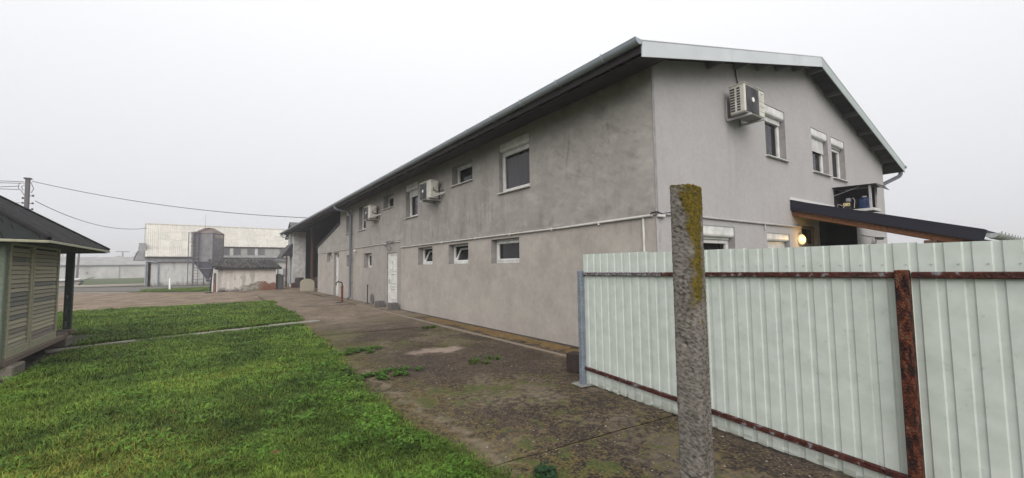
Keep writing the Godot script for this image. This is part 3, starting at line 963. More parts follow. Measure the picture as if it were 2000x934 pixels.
func make_doors(b: Node3D, t1: Transform3D, t2: Transform3D, t3: Transform3D, prev: Material, prevg: Material) -> void:
	var white := mat("white_frame")
	# panelled white door, leaf close to the wall face
	for q in [[t1, 1.14, 2.17, 0.06, true], [t2, 1.18, 2.49, 0.16, false]]:
		var t: Transform3D = q[0]; var w: float = q[1]; var h: float = q[2]; var d: float = q[3]
		var m := mbw(b, t)
		var top: float = h if q[4] else h - 0.3
		m.bev(Vector3(w / 2, top / 2 + 0.02, -d - 0.03), Vector3(w - 0.16, top - 0.12, 0.06), 0.008)
		var door := obj("door", m, white, b)
		door.set_meta("label", "white panelled plastic door" if q[4] else "white door with a dark glazed light over it")
		m = mbw(b, t)
		sides(m, 0, w, 0, h, d + 0.12)
		m.quad(Vector3(0, 0, -d - 0.1), Vector3(w, 0, -d - 0.1), Vector3(w, h, -d - 0.1), Vector3(0, h, -d - 0.1))
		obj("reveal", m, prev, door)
		m = mbw(b, t)
		for r in [[0.01, 0.085, 0.01, h - 0.01], [w - 0.085, w - 0.01, 0.01, h - 0.01], [0.085, w - 0.085, h - 0.085, h - 0.01], [0.085, w - 0.085, 0.01, 0.04]]:
			m.bev(Vector3((r[0] + r[1]) / 2, (r[2] + r[3]) / 2, -d - 0.015), Vector3(r[1] - r[0], r[3] - r[2], 0.07), 0.008)
		if not q[4]: m.bev(Vector3(w / 2, top - 0.02, -d - 0.015), Vector3(w - 0.17, 0.06, 0.07), 0.008)
		obj("frame", m, white, door)
		if not q[4]:
			m = mbw(b, t)
			m.quad(Vector3(0.085, top, -d - 0.03), Vector3(w - 0.085, top, -d - 0.03), Vector3(w - 0.085, h - 0.085, -d - 0.03), Vector3(0.085, h - 0.085, -d - 0.03))
			obj("pane", m, mat("dark_pane", Color(0.015, 0.015, 0.02), 0.1), door)
		# raised mouldings: arched light on top, long panel, short bars
		for r in [[0.98, 1.36], [0.36, 0.78]]:
			m = mbw(b, t)
			ring(m, 0.25, w - 0.25, r[0], r[1], 0.03, -d - 0.002, -d + 0.022)
			obj("panel", m, white, door)
		m = mbw(b, t)
		var arc := []
		for k in 13:
			var a := PI * k / 12.0
			arc.append(Vector3(w / 2 + 0.2 * cos(a), 1.62 + 0.24 * sin(a), -d))
		m.tube([Vector3(w / 2 + 0.2, 1.52, -d)] + arc + [Vector3(w / 2 - 0.2, 1.52, -d), Vector3(w / 2 - 0.07, 1.52, -d), Vector3(w / 2 - 0.07, 1.6, -d), Vector3(w / 2, 1.67, -d), Vector3(w / 2 + 0.07, 1.6, -d), Vector3(w / 2 + 0.07, 1.52, -d)], 0.022, 6)
		obj("arched_moulding", m, white, door)
		m = mbw(b, t)
		for y in [1.46, 0.88, 0.83, 0.3, 0.24]: m.bev(Vector3(w / 2, y, -d), Vector3(0.42, 0.026, 0.04), 0.01)
		obj("moulding_bars", m, white, door)
		m = mbw(b, t)
		m.bev(Vector3(0.135, 1.05, -d + 0.005), Vector3(0.035, 0.22, 0.012), 0.004)
		m.tube([Vector3(0.135, 1.08, -d), Vector3(0.135, 1.08, -d + 0.05), Vector3(0.25, 1.08, -d + 0.052)], 0.009, 6)
		obj("handle", m, mat("steel", Color(0.5, 0.5, 0.5), 0.35, null, 1.0, null, 1.0, 0.9), door)
		m = mbw(b, t)
		for y in [0.3, 1.05, 1.8]: m.tube([Vector3(w - 0.095, y - 0.05, -d + 0.012), Vector3(w - 0.095, y + 0.05, -d + 0.012)], 0.011, 6)
		obj("hinges", m, white, door)
	# gable door with a glazed light on top
	var m := mbw(b, t3)
	var frame_m := mat("grey_brown_frame", Color(0.23, 0.215, 0.21), 0.6, texs["soft"], 0.8)
	m.bev(Vector3(0.48, 0.95, -0.16), Vector3(0.84, 1.9, 0.05), 0.008)
	var door := obj("door", m, frame_m, b)
	m = mbw(b, t3)
	ring(m, 0.005, 0.955, 0.0, 2.445, 0.06, -0.08, -0.16)
	m.bev(Vector3(0.48, 1.98, -0.1), Vector3(0.85, 0.11, 0.07), 0.01)
	obj("frame", m, frame_m, door)
	m = mbw(b, t3)
	m.quad(Vector3(0.06, 2.03, -0.12), Vector3(0.9, 2.03, -0.12), Vector3(0.9, 2.4, -0.12), Vector3(0.06, 2.4, -0.12))
	obj("pane", m, mat("dark_pane"), door)
	m = mbw(b, t3)
	ring(m, 0.14, 0.82, 1.0, 1.82, 0.02, -0.136, -0.122)
	ring(m, 0.14, 0.82, 0.15, 0.85, 0.02, -0.136, -0.122)
	obj("panel_moulding", m, mat("white_frame"), door)
	m = mbw(b, t3)
	sides(m, 0, 0.96, 0, 2.45, 0.2)
	m.quad(Vector3(0, 0, -0.2), Vector3(0.96, 0, -0.2), Vector3(0.96, 2.45, -0.2), Vector3(0, 2.45, -0.2))
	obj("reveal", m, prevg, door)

func make_roof(b: Node3D) -> void:
	var sheet := mat("roof_sheet", Color(0.20, 0.20, 0.205), 0.7, texs["soft"], 0.4, null, 0.0, 0.0, texs["fine"], 0.6)
	var za := -42.9; var zb := ZG + 0.38
	for s in [-1.0, 1.0]:
		var m := mbw(b)
		var xe := 4.9 if s < 0 else 18.86
		var top := func(x: float, z: float) -> Vector3: return Vector3(x, roof_y(x) + 0.016 * cos(z * TAU / 0.177), z)
		var z := zb
		var st := 0.177 / 6.0
		var inv := Vector3(0.251 * s, 1, 0).normalized()
		while z > za:
			var z2 := maxf(z - st, za)
			var q := [top.call(xe, z), top.call(11.87, z), top.call(11.87, z2), top.call(xe, z2)]
			var lo := Vector3(0, -0.03, 0)
			if s < 0:
				m.quad(q[0], q[1], q[2], q[3])
				m.quad(q[3] + lo, q[2] + lo, q[1] + lo, q[0] + lo)
				m.quad(q[3], q[3] + lo, q[0] + lo, q[0])
			else:
				m.quad(q[1], q[0], q[3], q[2])
				m.quad(q[2] + lo, q[3] + lo, q[0] + lo, q[1] + lo)
				m.quad(q[0], q[0] + lo, q[3] + lo, q[3])
			z = z2
		var roof := obj("roof", m, sheet, b)
		# boarding under the overhangs, rafters, outriggers at the gable
		var dark := mat("soffit_wood", Color(0.045, 0.04, 0.043), 0.85, texs["fine"], 1.4, null, 0.0, 0.0, texs["soft"], 0.6)
		var slope: float = atan(0.251) * -s
		var nb := 34 if s > 0 else 34
		for i in nb:
			var x0 := lerpf(xe, 11.87, float(i) / nb); var x1 := lerpf(xe, 11.87, float(i + 1) / nb)
			var cx := (x0 + x1) / 2
			m = mbw(b)
			m.bev(Vector3(cx, roof_y(cx) - 0.062, ZG + 0.19), Vector3(absf(x1 - x0) * 1.03 - 0.01, 0.02, 0.37), 0.004, Basis(Vector3.BACK, slope))
			obj("soffit_board", m, dark, roof)
		var ox: Array = [7.35, 8.35, 9.3, 10.25, 11.2] if s < 0 else [12.05, 13.25, 14.5, 15.7, 16.85, 17.9]
		for cx in ox:
			m = mbw(b)
			m.bev(Vector3(cx, roof_y(cx) - 0.135, ZG + 0.19), Vector3(0.07, 0.12, 0.36), 0.006, Basis(Vector3.BACK, slope))
			obj("outrigger", m, mat("outrigger_wood", Color(0.17, 0.16, 0.165), 0.8, texs["fine"], 1.4), roof)
		var k := 0
		var zr := ZG - 0.25
		while zr > -42.6:
			m = mbw(b)
			var xi: float = 6.4 if s < 0 else 17.4
			if s < 0 and zr < -24.6: xi = 11.8
			var cx: float = (xe + xi) / 2 + 0.04 * -s
			m.bev(Vector3(cx, roof_y(cx) - 0.115, zr), Vector3(absf(xi - xe) - 0.05, 0.12, 0.08), 0.006, Basis(Vector3.BACK, slope))
			obj("rafter", m, dark, roof)
			zr -= 0.95
		# boards across the eaves, under the sheets
		m = mbw(b)
		var e0: float = xe + 0.02 if s < 0 else 18.1; var e1: float = 5.62 if s < 0 else xe - 0.02
		m.box(Vector3((e0 + e1) / 2, roof_y((e0 + e1) / 2) - 0.19, (za + zb) / 2), Vector3(absf(e1 - e0), 0.012, zb - za - 0.02), Basis(Vector3.BACK, slope))
		obj("eaves_boarding", m, dark, roof)
		# eaves board, gutter with brackets
		m = mbw(b)
		m.bev(Vector3(xe - 0.01 * -s, roof_y(xe) - 0.10, (za + zb) / 2), Vector3(0.022, 0.12, zb - za), 0.004)
		obj("eaves_board", m, dark, roof)
		var gx: float = xe + (0.075 if s < 0 else 0.17) * s
		var gy := roof_y(xe) + 0.028
		var zinc := mat("gutter_zinc", Color(0.30, 0.34, 0.385), 0.5, texs["haze"], 0.5)
		m = mbw(b)
		var prof := []
		for i in 11:
			var a := PI + PI * i / 10.0
			prof.append(Vector2(cos(a), sin(a)))
		var ga := za - 0.05; var gb := zb + 0.03
		for i in 10:
			var c0: Vector2 = prof[i]; var c1: Vector2 = prof[i + 1]
			for r in [0.082, 0.077]:
				var a := Vector3(gx + c0.x * r, gy + c0.y * r, gb); var a2 := Vector3(gx + c0.x * r, gy + c0.y * r, ga)
				var c := Vector3(gx + c1.x * r, gy + c1.y * r, gb); var c2 := Vector3(gx + c1.x * r, gy + c1.y * r, ga)
				if r > 0.08: m.quad(a, a2, c2, c)
				else: m.quad(a, c, c2, a2)
		for zz in [ga + 0.002, gb - 0.002]:
			var fan := PackedVector2Array()
			for q in prof: fan.append(q * 0.0795)
			m.prism(fan, -0.002, 0.002, Transform3D(Basis(), Vector3(gx, gy, zz)))
		for q in [-1.0, 1.0]: m.tube([Vector3(gx + q * 0.08, gy, ga), Vector3(gx + q * 0.08, gy, gb)], 0.008, 6)
		var gut := obj("gutter", m, zinc, b)
		var zg := gb - 0.65
		while zg > ga:
			m = mbw(b)
			var pts := []
			for i in 9:
				var a := PI + PI * i / 8.0
				pts.append(Vector3(gx + cos(a) * 0.087, gy + sin(a) * 0.087, zg))
			pts.push_front(Vector3(gx - 0.087, gy + 0.03, zg)); pts.append(Vector3(gx + 0.087, gy + 0.03, zg))
			m.tube(pts, 0.009, 5)
			obj("gutter_bracket", m, zinc, gut)
			zg -= 1.05
		if s < 0:
			# downpipe on the long wall, swan neck, clips, foot
			m = mbw(b)
			m.tube([Vector3(gx, gy - 0.07, -22.05), Vector3(gx + 0.02, gy - 0.2, -22.0), Vector3(gx + 0.12, gy - 0.27, -21.95), Vector3(5.42, 4.42, -21.75), Vector3(5.52, 4.34, -21.72), Vector3(5.54, 4.2, -21.72), Vector3(5.54, 0.3, -21.72), Vector3(5.53, 0.18, -21.72), Vector3(5.4, 0.06, -21.7)], 0.062, 12)
			var dp := obj("downpipe", m, mat("pipe_zinc", Color(0.15, 0.165, 0.19), 0.5, texs["soft"], 0.6), b)
			for y in [0.85, 2.0, 3.3, 4.1]:
				m = mbw(b)
				m.tube([Vector3(5.54, y - 0.02, -21.72), Vector3(5.54, y + 0.02, -21.72)], 0.069, 12)
				m.span(Vector3(5.54, y - 0.012, -21.735), Vector3(5.67, y + 0.012, -21.705))
				obj("pipe_clip", m, mat("pipe_zinc"), dp)
			m = mbw(b)
			m.tube([Vector3(gx, gy - 0.06, -42.6), Vector3(gx, gy - 0.22, -42.6), Vector3(gx + 0.1, gy - 0.33, -42.45), Vector3(5.3, 4.3, -41.6), Vector3(5.48, 4.2, -41.4), Vector3(5.49, 3.9, -41.4), Vector3(5.49, 0.2, -41.4)], 0.055, 10)
			obj("downpipe", m, zinc, b)
		else:
			m = mbw(b)
			m.tube([Vector3(gx, gy - 0.06, ZG + 0.25), Vector3(gx, gy - 0.25, ZG + 0.25), Vector3(gx - 0.08, gy - 0.33, ZG + 0.22), Vector3(18.2, 4.12, ZG - 0.1), Vector3(18.12, 4.05, ZG - 0.12), Vector3(18.12, 0.2, ZG - 0.12)], 0.06, 10)
			obj("downpipe", m, mat("pipe_zinc"), b)
		# pale sheet fascia along the gable, in lengths
		var cutx: Array = [4.9, 7.47, 9.35, 10.5, 11.87] if s < 0 else [11.87, 14.6, 17.0, 18.86]
		var fm := mat("fascia_sheet", Color(0.53, 0.565, 0.595), 0.45, texs["haze"], 0.3) if s < 0 else mat("fascia_sheet_r", Color(0.36, 0.41, 0.41), 0.45, texs["haze"], 0.3)
		for i in cutx.size() - 1:
			m = mbw(b)
			var x0: float = cutx[i] + 0.003; var x1: float = cutx[i + 1] - 0.003
			m.prism(pv([x0, roof_y(x0) - 0.21, x1, roof_y(x1) - 0.21, x1, roof_y(x1) + 0.035, x0, roof_y(x0) + 0.035]), zb, zb + 0.018)
			m.prism(pv([x0, roof_y(x0) + 0.028, x1, roof_y(x1) + 0.028, x1, roof_y(x1) + 0.040, x0, roof_y(x0) + 0.040]), zb - 0.16, zb + 0.024)
			obj("fascia_panel", m, fm, b)

func make_trim(b: Node3D, tl: Transform3D, tg: Transform3D) -> void:
	var white := mat("white_pipe", Color(0.66, 0.65, 0.63), 0.5, texs["soft"], 0.9)
	var lilac := mat("grey_pipe", Color(0.47, 0.46, 0.48), 0.5, texs["soft"], 0.9)
	var m := mbw(b, tl)
	m.tube([Vector3(-15.05, 2.335, 0.005), Vector3(-10.4, 2.335, 0.005), Vector3(-6.2, 2.34, 0.005), Vector3(-4.06, 2.365, 0.006)], 0.022, 8)
	obj("cable_pipe", m, white, b)
	m = mbw(b, tl)
	for z in [-13.2, -11.6, -9.6, -8.0, -6.5, -5.2]: m.bev(Vector3(z, 2.335, 0.0), Vector3(0.025, 0.06, 0.06), 0.004)
	obj("pipe_clips", m, white, b)
	m = mbw(b, tl)
	m.tube([Vector3(-30.2, 2.565, 0.0), Vector3(-22.0, 2.565, 0.0), Vector3(-15.2, 2.565, 0.0)], 0.02, 8)
	obj("cable_pipe", m, white, b)
	m = mbw(b, tl)
	m.tube([Vector3(-4.25, 2.33, -0.005), Vector3(-4.25, 0.3, -0.005)], 0.02, 8)
	obj("cable_pipe", m, white, b)
	m = mbw(b, tg)
	m.tube([Vector3(5.78, 2.385, 0.02), Vector3(6.3, 2.40, 0.02), Vector3(9.3, 2.395, 0.02), Vector3(11.1, 2.405, 0.02)], 0.022, 8)
	m.tube([Vector3(9.3, 2.39, 0.02), Vector3(9.3, 2.27, 0.02)], 0.016, 6)
	obj("cable_pipe", m, lilac, b)
	m = mbw(b, tg)
	m.bev(Vector3(5.74, 2.35, 0.03), Vector3(0.17, 0.045, 0.06), 0.01)
	obj("junction_box", m, white, b)
	m = mbw(b)
	m.tube([Vector3(5.67, 2.385, -4.12), Vector3(5.6, 2.40, -4.05), Vector3(5.62, 2.41, -3.96), Vector3(5.74, 2.38, -3.96)], 0.012, 6)
	m.tube([Vector3(5.75, 2.385, -3.97), Vector3(6.0, 2.42, -3.97), Vector3(6.3, 2.40, -3.97)], 0.011, 6)
	obj("loose_cable", m, mat("black_rubber", Color(0.02, 0.02, 0.022), 0.6), b)
	# cable running down to the gable outdoor unit, thin line on the right part of the gable
	m = mbw(b, tg)
	m.tube([Vector3(8.38, 5.48, 0.012), Vector3(8.39, 5.3, 0.02), Vector3(8.44, 5.1, 0.03), Vector3(8.44, 4.8, 0.06)], 0.013, 6)
	obj("loose_cable", m, mat("black_rubber"), b)
	m = mbw(b, tg)
	m.tube([Vector3(15.5, 2.36, 0.012), Vector3(16.6, 2.34, 0.02), Vector3(17.9, 2.36, 0.012)], 0.012, 6)
	obj("thin_conduit", m, lilac, b)
	# footing that sticks out at the foot of the long wall
	m = mbw(b)
	m.span(Vector3(5.635, -0.02, -15.2), Vector3(5.67, 0.045, -4.05))
	obj("footing", m, mat("damp_footing", Color(0.09, 0.075, 0.07), 0.95, texs["fine"], 0.8), b)

# ------------------------------------------------------------------ lean-to canopy and the shelf with the pump
func make_canopy_and_shelf() -> void:
	var o := thing("porch_canopy", "dark sheet lean-to canopy on pine beams with zinc gutter, against the gable", "canopy", Vector3(10.65, 0, ZG))
	var sl := (2.99 - 2.10) / 2.9
	var yc := func(z: float) -> float: return 2.97 - sl * (z - ZG)
	var ang := atan(sl)
	var ln := 2.9 / cos(ang)
	var dark := mat("canopy_sheet", Color(0.009, 0.010, 0.020), 0.6, null, 1.0)
	var m := mbw(o)
	m.bev(Vector3(13.0, yc.call(-2.55) - 0.03, -2.55), Vector3(4.6, 0.05, ln), 0.01, Basis(Vector3.RIGHT, ang))
	for i in 20: m.bev(Vector3(10.85 + i * 0.232, yc.call(-2.55) + 0.005, -2.55), Vector3(0.04, 0.035, ln - 0.02), 0.012, Basis(Vector3.RIGHT, ang))
	var roof := obj("roof_sheet", m, dark, o)
	m = mbw(o)
	m.bev(Vector3(10.655, yc.call(-2.55) - 0.085, -2.55), Vector3(0.03, 0.21, ln + 0.02), 0.006, Basis(Vector3.RIGHT, ang))
	m.bev(Vector3(10.68, yc.call(-2.55) + 0.025, -2.55), Vector3(0.09, 0.012, ln + 0.02), 0.003, Basis(Vector3.RIGHT, ang))
	obj("verge_trim", m, dark, roof)
	m = mbw(o)
	m.bev(Vector3(13.0, 3.0, ZG + 0.05), Vector3(4.7, 0.012, 0.12), 0.003, Basis(Vector3.RIGHT, ang))
	m.bev(Vector3(13.0, 3.04, ZG + 0.006), Vector3(4.7, 0.07, 0.008), 0.002)
	obj("wall_flashing", m, mat("pale_flashing", Color(0.5, 0.5, 0.5), 0.5), roof)
	var pine := mat("pine", Color(0.36, 0.17, 0.085), 0.75, ntex("wood", 0.02, Color(0.7, 0.62, 0.55), Color(1, 1, 0.98), 0, 512, 81), 1.6, null, 0.0, 0.0, texs["fine"], 1.4)
	for i in 6:
		var x := 10.78 + i * 0.86
		m = mbw(o)
		m.bev(Vector3(x, yc.call(-2.68) - 0.235, -2.68), Vector3(0.1, 0.17, ln - 0.28), 0.02, Basis(Vector3.RIGHT, ang))
		obj("rafter", m, pine, o)
	m = mbw(o)
	m.bev(Vector3(13.0, yc.call(-3.93) - 0.14, -3.92), Vector3(4.5, 0.16, 0.1), 0.012)
	obj("wall_plate", m, pine, o)
	m = mbw(o)
	m.bev(Vector3(13.05, yc.call(-1.78) - 0.41, -1.78), Vector3(4.66, 0.17, 0.17), 0.012)
	obj("purlin", m, mat("grey_pine", Color(0.17, 0.10, 0.075), 0.8, texs["fine"], 1.4), o)
	for x in [11.6, 14.9]:
		m = mbw(o)
		m.bev(Vector3(x, (yc.call(-1.78) - 0.40) / 2, -1.78), Vector3(0.14, yc.call(-1.78) - 0.40, 0.14), 0.012)
		obj("post", m, mat("grey_pine"), o)
	var boards := mat("canopy_boards", Color(0.10, 0.055, 0.035), 0.85, texs["fine"], 1.0)
	for i in 18:
		m = mbw(o)
		var z := -3.9 + i * 0.155
		m.bev(Vector3(13.0, yc.call(z) - 0.068, z), Vector3(4.5, 0.018, 0.145), 0.004, Basis(Vector3.RIGHT, ang))
		obj("ceiling_board", m, boards, o)
	m = mbw(o)
	var gy: float = yc.call(-1.05) - 0.03
	for i in 10:
		var a0 := PI + PI * i / 10.0; var a1 := PI + PI * (i + 1) / 10.0
		for r in [0.085, 0.080]:
			var q := [Vector3(15.3, gy + sin(a0) * r, -1.02 + cos(a0) * r), Vector3(10.66, gy + sin(a0) * r, -1.02 + cos(a0) * r), Vector3(10.66, gy + sin(a1) * r, -1.02 + cos(a1) * r), Vector3(15.3, gy + sin(a1) * r, -1.02 + cos(a1) * r)]
			if r > 0.082: m.quad(q[0], q[1], q[2], q[3])
			else: m.quad(q[3], q[2], q[1], q[0])
	var fan := PackedVector2Array()
	for i in 11: fan.append(Vector2(cos(PI + PI * i / 10.0), sin(PI + PI * i / 10.0)) * 0.083)
	m.prism(fan, -0.002, 0.002, Transform3D(Basis(Vector3(0, 0, 1), Vector3.UP, Vector3(-1, 0, 0)), Vector3(10.663, gy, -1.02)))
	var zn := mat("bright_zinc", Color(0.46, 0.50, 0.50), 0.4, texs["fine"], 0.7, null, 0.0, 0.2)
	var g := obj("gutter", m, zn, o)
	for i in 9:
		m = mbw(o)
		var pts := []
		for k in 9: pts.append(Vector3(10.95 + i * 0.5, gy + sin(PI + PI * k / 8.0) * 0.09, -1.02 + cos(PI + PI * k / 8.0) * 0.09))
		pts.append(pts[8] + Vector3(0, 0.035, 0))
		m.tube(pts, 0.008, 5)
		obj("gutter_bracket", m, zn, g)

	var s := thing("equipment_shelf", "small roofed shelf box jutting from the gable above the canopy", "shelf", Vector3(13.4, 2.9, ZG))
	m = mbw(s)
	m.bev(Vector3(13.66, 2.89, -3.6), Vector3(0.56, 0.07, 0.86), 0.008)
	obj("base_board", m, mat("white_sill"), s)
	m = mbw(s)
	m.bev(Vector3(13.75, 3.53, -3.58), Vector3(0.84, 0.014, 0.98), 0.004, Basis(Vector3.RIGHT, 0.03))
	m.bev(Vector3(13.75, 3.465, -3.07), Vector3(0.84, 0.012, 0.13), 0.004, Basis(Vector3.RIGHT, 0.9))
	obj("roof_sheet", m, mat("dark_sheet"), s)
	for x in [13.42, 13.9]:
		m = mbw(s)
		m.bev(Vector3(x, 3.21, -3.24), Vector3(0.05, 0.6, 0.05), 0.006)
		obj("post", m, mat("grey_pipe"), s)
	m = mbw(s)
	m.tube([Vector3(13.41, 3.33, -3.99), Vector3(13.41, 3.45, -3.6), Vector3(13.41, 3.5, -3.45)], 0.010, 6)
	obj("strut", m, mat("steel"), s)
	m = mbw(s)
	m.span(Vector3(13.9, 2.93, -3.98), Vector3(13.92, 3.5, -3.27))
	m.span(Vector3(13.42, 2.93, -3.995), Vector3(13.9, 3.5, -3.98))
	obj("back_board", m, mat("passage_dark"), s)
	# the pump unit
	var pu := thing("pump_unit", "black pump unit with pale socket plate and cables, standing on the roofed shelf", "pump", Vector3(13.6, 2.93, -3.75))
	m = mbw(pu)
	m.bev(Vector3(13.62, 3.05, -3.76), Vector3(0.2, 0.2, 0.17), 0.02)
	m.tube([Vector3(13.72, 3.03, -3.76), Vector3(13.86, 3.03, -3.76)], 0.085, 12)
	obj("body", m, mat("black_rubber"), pu)
	m = mbw(pu)
	m.bev(Vector3(13.515, 3.08, -3.76), Vector3(0.012, 0.075, 0.15), 0.004)
	var pl := obj("socket_plate", m, mat("pale_yellow", Color(0.62, 0.5, 0.26), 0.6), pu)
	m = mbw(pu)
	for z in [-3.8, -3.72]: m.tube([Vector3(13.512, 3.08, z), Vector3(13.505, 3.08, z)], 0.014, 10)
	obj("sockets", m, mat("black_rubber"), pl)
	m = mbw(pu)
	m.bev(Vector3(13.62, 3.205, -3.74), Vector3(0.13, 0.10, 0.1), 0.02)
	obj("capacitor_box", m, mat("light_grey_plastic", Color(0.3, 0.3, 0.33), 0.5), pu)
	m = mbw(pu)
	m.tube([Vector3(13.62, 3.22, -3.69), Vector3(13.55, 3.24, -3.62), Vector3(13.5, 3.16, -3.58), Vector3(13.5, 2.97, -3.6)], 0.009, 6)
	m.tube([Vector3(13.52, 3.06, -3.85), Vector3(13.47, 3.1, -3.93), Vector3(13.46, 2.98, -3.95), Vector3(13.47, 2.95, -3.85), Vector3(13.5, 3.05, -3.8)], 0.009, 6)
	obj("cable", m, mat("pale_cable", Color(0.4, 0.39, 0.36), 0.6), pu)
	var jg := thing("water_jug", "blue plastic jug standing on the roofed shelf beside the pump", "jug", Vector3(13.66, 2.93, -3.42))
	m = mbw(jg)
	m.lathe([Vector2(0, 0), Vector2(0.125, 0), Vector2(0.138, 0.02), Vector2(0.138, 0.09), Vector2(0.13, 0.105), Vector2(0.138, 0.12), Vector2(0.138, 0.22), Vector2(0.125, 0.26), Vector2(0.06, 0.30), Vector2(0.045, 0.31)], 18, Transform3D(Basis(), Vector3(13.66, 2.93, -3.42)))
	var blue := mat("blue_plastic", Color(0.012, 0.035, 0.11), 0.35)
	obj("body", m, blue, jg)
	m = mbw(jg)
	m.lathe([Vector2(0.05, 0.305), Vector2(0.05, 0.34), Vector2(0.0, 0.345)], 14, Transform3D(Basis(), Vector3(13.66, 2.93, -3.42)))
	obj("cap", m, mat("white_sill"), jg)
	m = mbw(jg)
	m.tube([Vector3(13.53, 3.14, -3.34), Vector3(13.505, 3.15, -3.32), Vector3(13.505, 3.01, -3.32), Vector3(13.53, 3.0, -3.34)], 0.012, 6)
	obj("handle", m, blue, jg)

# ------------------------------------------------------------------ sheet metal fence
func make_fence() -> void:
	var a := Vector3(4.03, 0, -4.03)
	var d := Vector3(-0.079, 0, 0.9969).normalized()
	var o := thing("metal_fence", "pale mint corrugated sheet metal fence on rusty rails and posts", "fence", a)
	var side := Vector3(-1, 0, -0.079).normalized()     # towards the camera
	var T := Transform3D(Basis(d, Vector3.UP, d.cross(Vector3.UP) * 1.0), a)
	if T.basis.z.dot(side) < 0: T.basis = Basis(d, Vector3.UP, side)
	var mint := mat("mint_sheet", Color(0.555, 0.605, 0.575), 0.5, ntex("mint", 0.012, Color(0.9, 0.91, 0.9), Color(1, 1, 1), 0, 512, 91), 0.8, nrm("n_soft", 0.012, 3.0), 0.12, 0.0, ntex("fence_grime", 0.03, grey(0.92), grey(1.0), 0, 512, 92, [[0.0, grey(0.88)], [0.25, grey(0.985)], [1.0, grey(1.0)]]), 0.9)
	var per := 0.1235
	var dep := 0.011
	var hn := noise(93, 3.0)
	var s := 0.02
	var i := 0
	while s < 5.6:
		var wdt := per * 9
		var m := mbw(o, T)
		var pts := []
		for k in 10:
			for q in [[0.0, 0.0], [0.60, 0.0], [0.66, 1.0], [0.93, 1.0], [0.99, 0.0]]:
				var u: float = s + (k + q[0]) * per
				if k == 9 and q[0] > 0.5: break
				pts.append(Vector2(u, -q[1] * dep - 0.002 * (i % 2)))
		for k in pts.size() - 1:
			var p0: Vector2 = pts[k]; var p1: Vector2 = pts[k + 1]
			var top := 1.735 - 0.008 * s
			var b0 := 0.045 + 0.014 * hn.get_noise_1d(p0.x * 6.0); var b1 := 0.045 + 0.014 * hn.get_noise_1d(p1.x * 6.0)
			# mud splashed up the foot of the sheets
			var lev := [0.0, 0.06, 0.085, 0.12, 0.17, 0.9, top]
			for r in 6:
				var y0: float = lev[r]; var y1: float = lev[r + 1]
				var mud := clampf([0.75, 0.5, 0.3, 0.14, 0.0, 0.0][r] * (0.7 + 1.2 * hn.get_noise_2d(p0.x * 9.0, r * 3.0)), 0.0, 0.85)
				m.col = Color(1, 1, 1).lerp(Color(0.30, 0.27, 0.22), mud)
				m.quad(Vector3(p0.x, b0 if r == 0 else y0, p0.y), Vector3(p1.x, b1 if r == 0 else y0, p1.y), Vector3(p1.x, y1, p1.y), Vector3(p0.x, y1, p0.y))
		obj("corrugated_sheet", m, mint, o)
		s += per * 9 - 0.02 * 0.0
		i += 1
	# rust with flakes of grey paint
	var rust_t := ntex("rust", 0.035, Color(0.3, 0.1, 0.06), Color(0.6, 0.7, 0.8), 0, 512, 94, [[0.0, Color(0.11, 0.06, 0.05)], [0.3, Color(0.21, 0.09, 0.07)], [0.52, Color(0.27, 0.115, 0.085)], [0.68, Color(0.30, 0.16, 0.12)], [0.74, Color(0.42, 0.43, 0.46)], [1.0, Color(0.5, 0.51, 0.54)]])
	var rust_p := ntex("rust_post", 0.03, Color(0.3, 0.1, 0.06), Color(0.6, 0.7, 0.8), 0, 512, 95, [[0.0, Color(0.08, 0.05, 0.045)], [0.34, Color(0.15, 0.075, 0.055)], [0.5, Color(0.31, 0.13, 0.07)], [0.62, Color(0.42, 0.20, 0.10)], [0.78, Color(0.46, 0.31, 0.23)], [1.0, Color(0.45, 0.38, 0.33)]])
	var rust := mat("rusty_rail", Color(1, 1, 1), 0.75, rust_t, 0.55, texs["n_grit"], 0.5)
	var rustp := mat("rusty_post", Color(1, 1, 1), 0.85, rust_p, 1.0, texs["n_grit"], 1.2, 0.0, texs["grit"], 1.5)
	rustp.uv1_scale = Vector3(1.3, 0.55, 1.3)
	var greyrail := mat("grey_rail", Color(1, 1, 1), 0.6, ntex("rail_paint", 0.035, Color(0.3, 0.1, 0.06), Color(0.6, 0.7, 0.8), 0, 512, 96, [[0.0, Color(0.22, 0.10, 0.07)], [0.40, Color(0.28, 0.13, 0.09)], [0.50, Color(0.42, 0.43, 0.46)], [1.0, Color(0.60, 0.64, 0.69)]]), 1.3)
	mint.vertex_color_use_as_albedo = true
	for q in [[0.03, 1.3, 1.47, greyrail], [1.3, 3.235, 1.495, rust], [3.32, 5.6, 1.50, rust], [0.03, 5.6, 0.20, rust]]:
		var m := mbw(o, T)
		var y0: float = q[2] if q[2] > 1 else 0.245
		var y1: float = q[2] if q[2] > 1 else 0.10
		if q[2] > 1: y0 = 1.475 + 0.008 * q[0]; y1 = 1.475 + 0.008 * q[1]
		m.bev(Vector3((q[0] + q[1]) / 2, (y0 + y1) / 2, 0.018), Vector3(q[1] - q[0], 0.042 if q[2] > 1 else 0.045, 0.03), 0.006, Basis(Vector3.BACK, atan2(y1 - y0, q[1] - q[0])))
		obj("rail", m, q[3], o)
	var m := mbw(o, T)
	m.bev(Vector3(0.0, 0.77, 0.035), Vector3(0.075, 1.5, 0.07), 0.01)
	var gp := obj("post", m, mat("blue_grey_paint", Color(0.27, 0.315, 0.38), 0.45, texs["soft"], 1.2, null, 0.0, 0.0, texs["fine"], 1.0), o)
	gp.set_meta("label", "smooth blue grey painted end post")
	m = mbw(o, T)
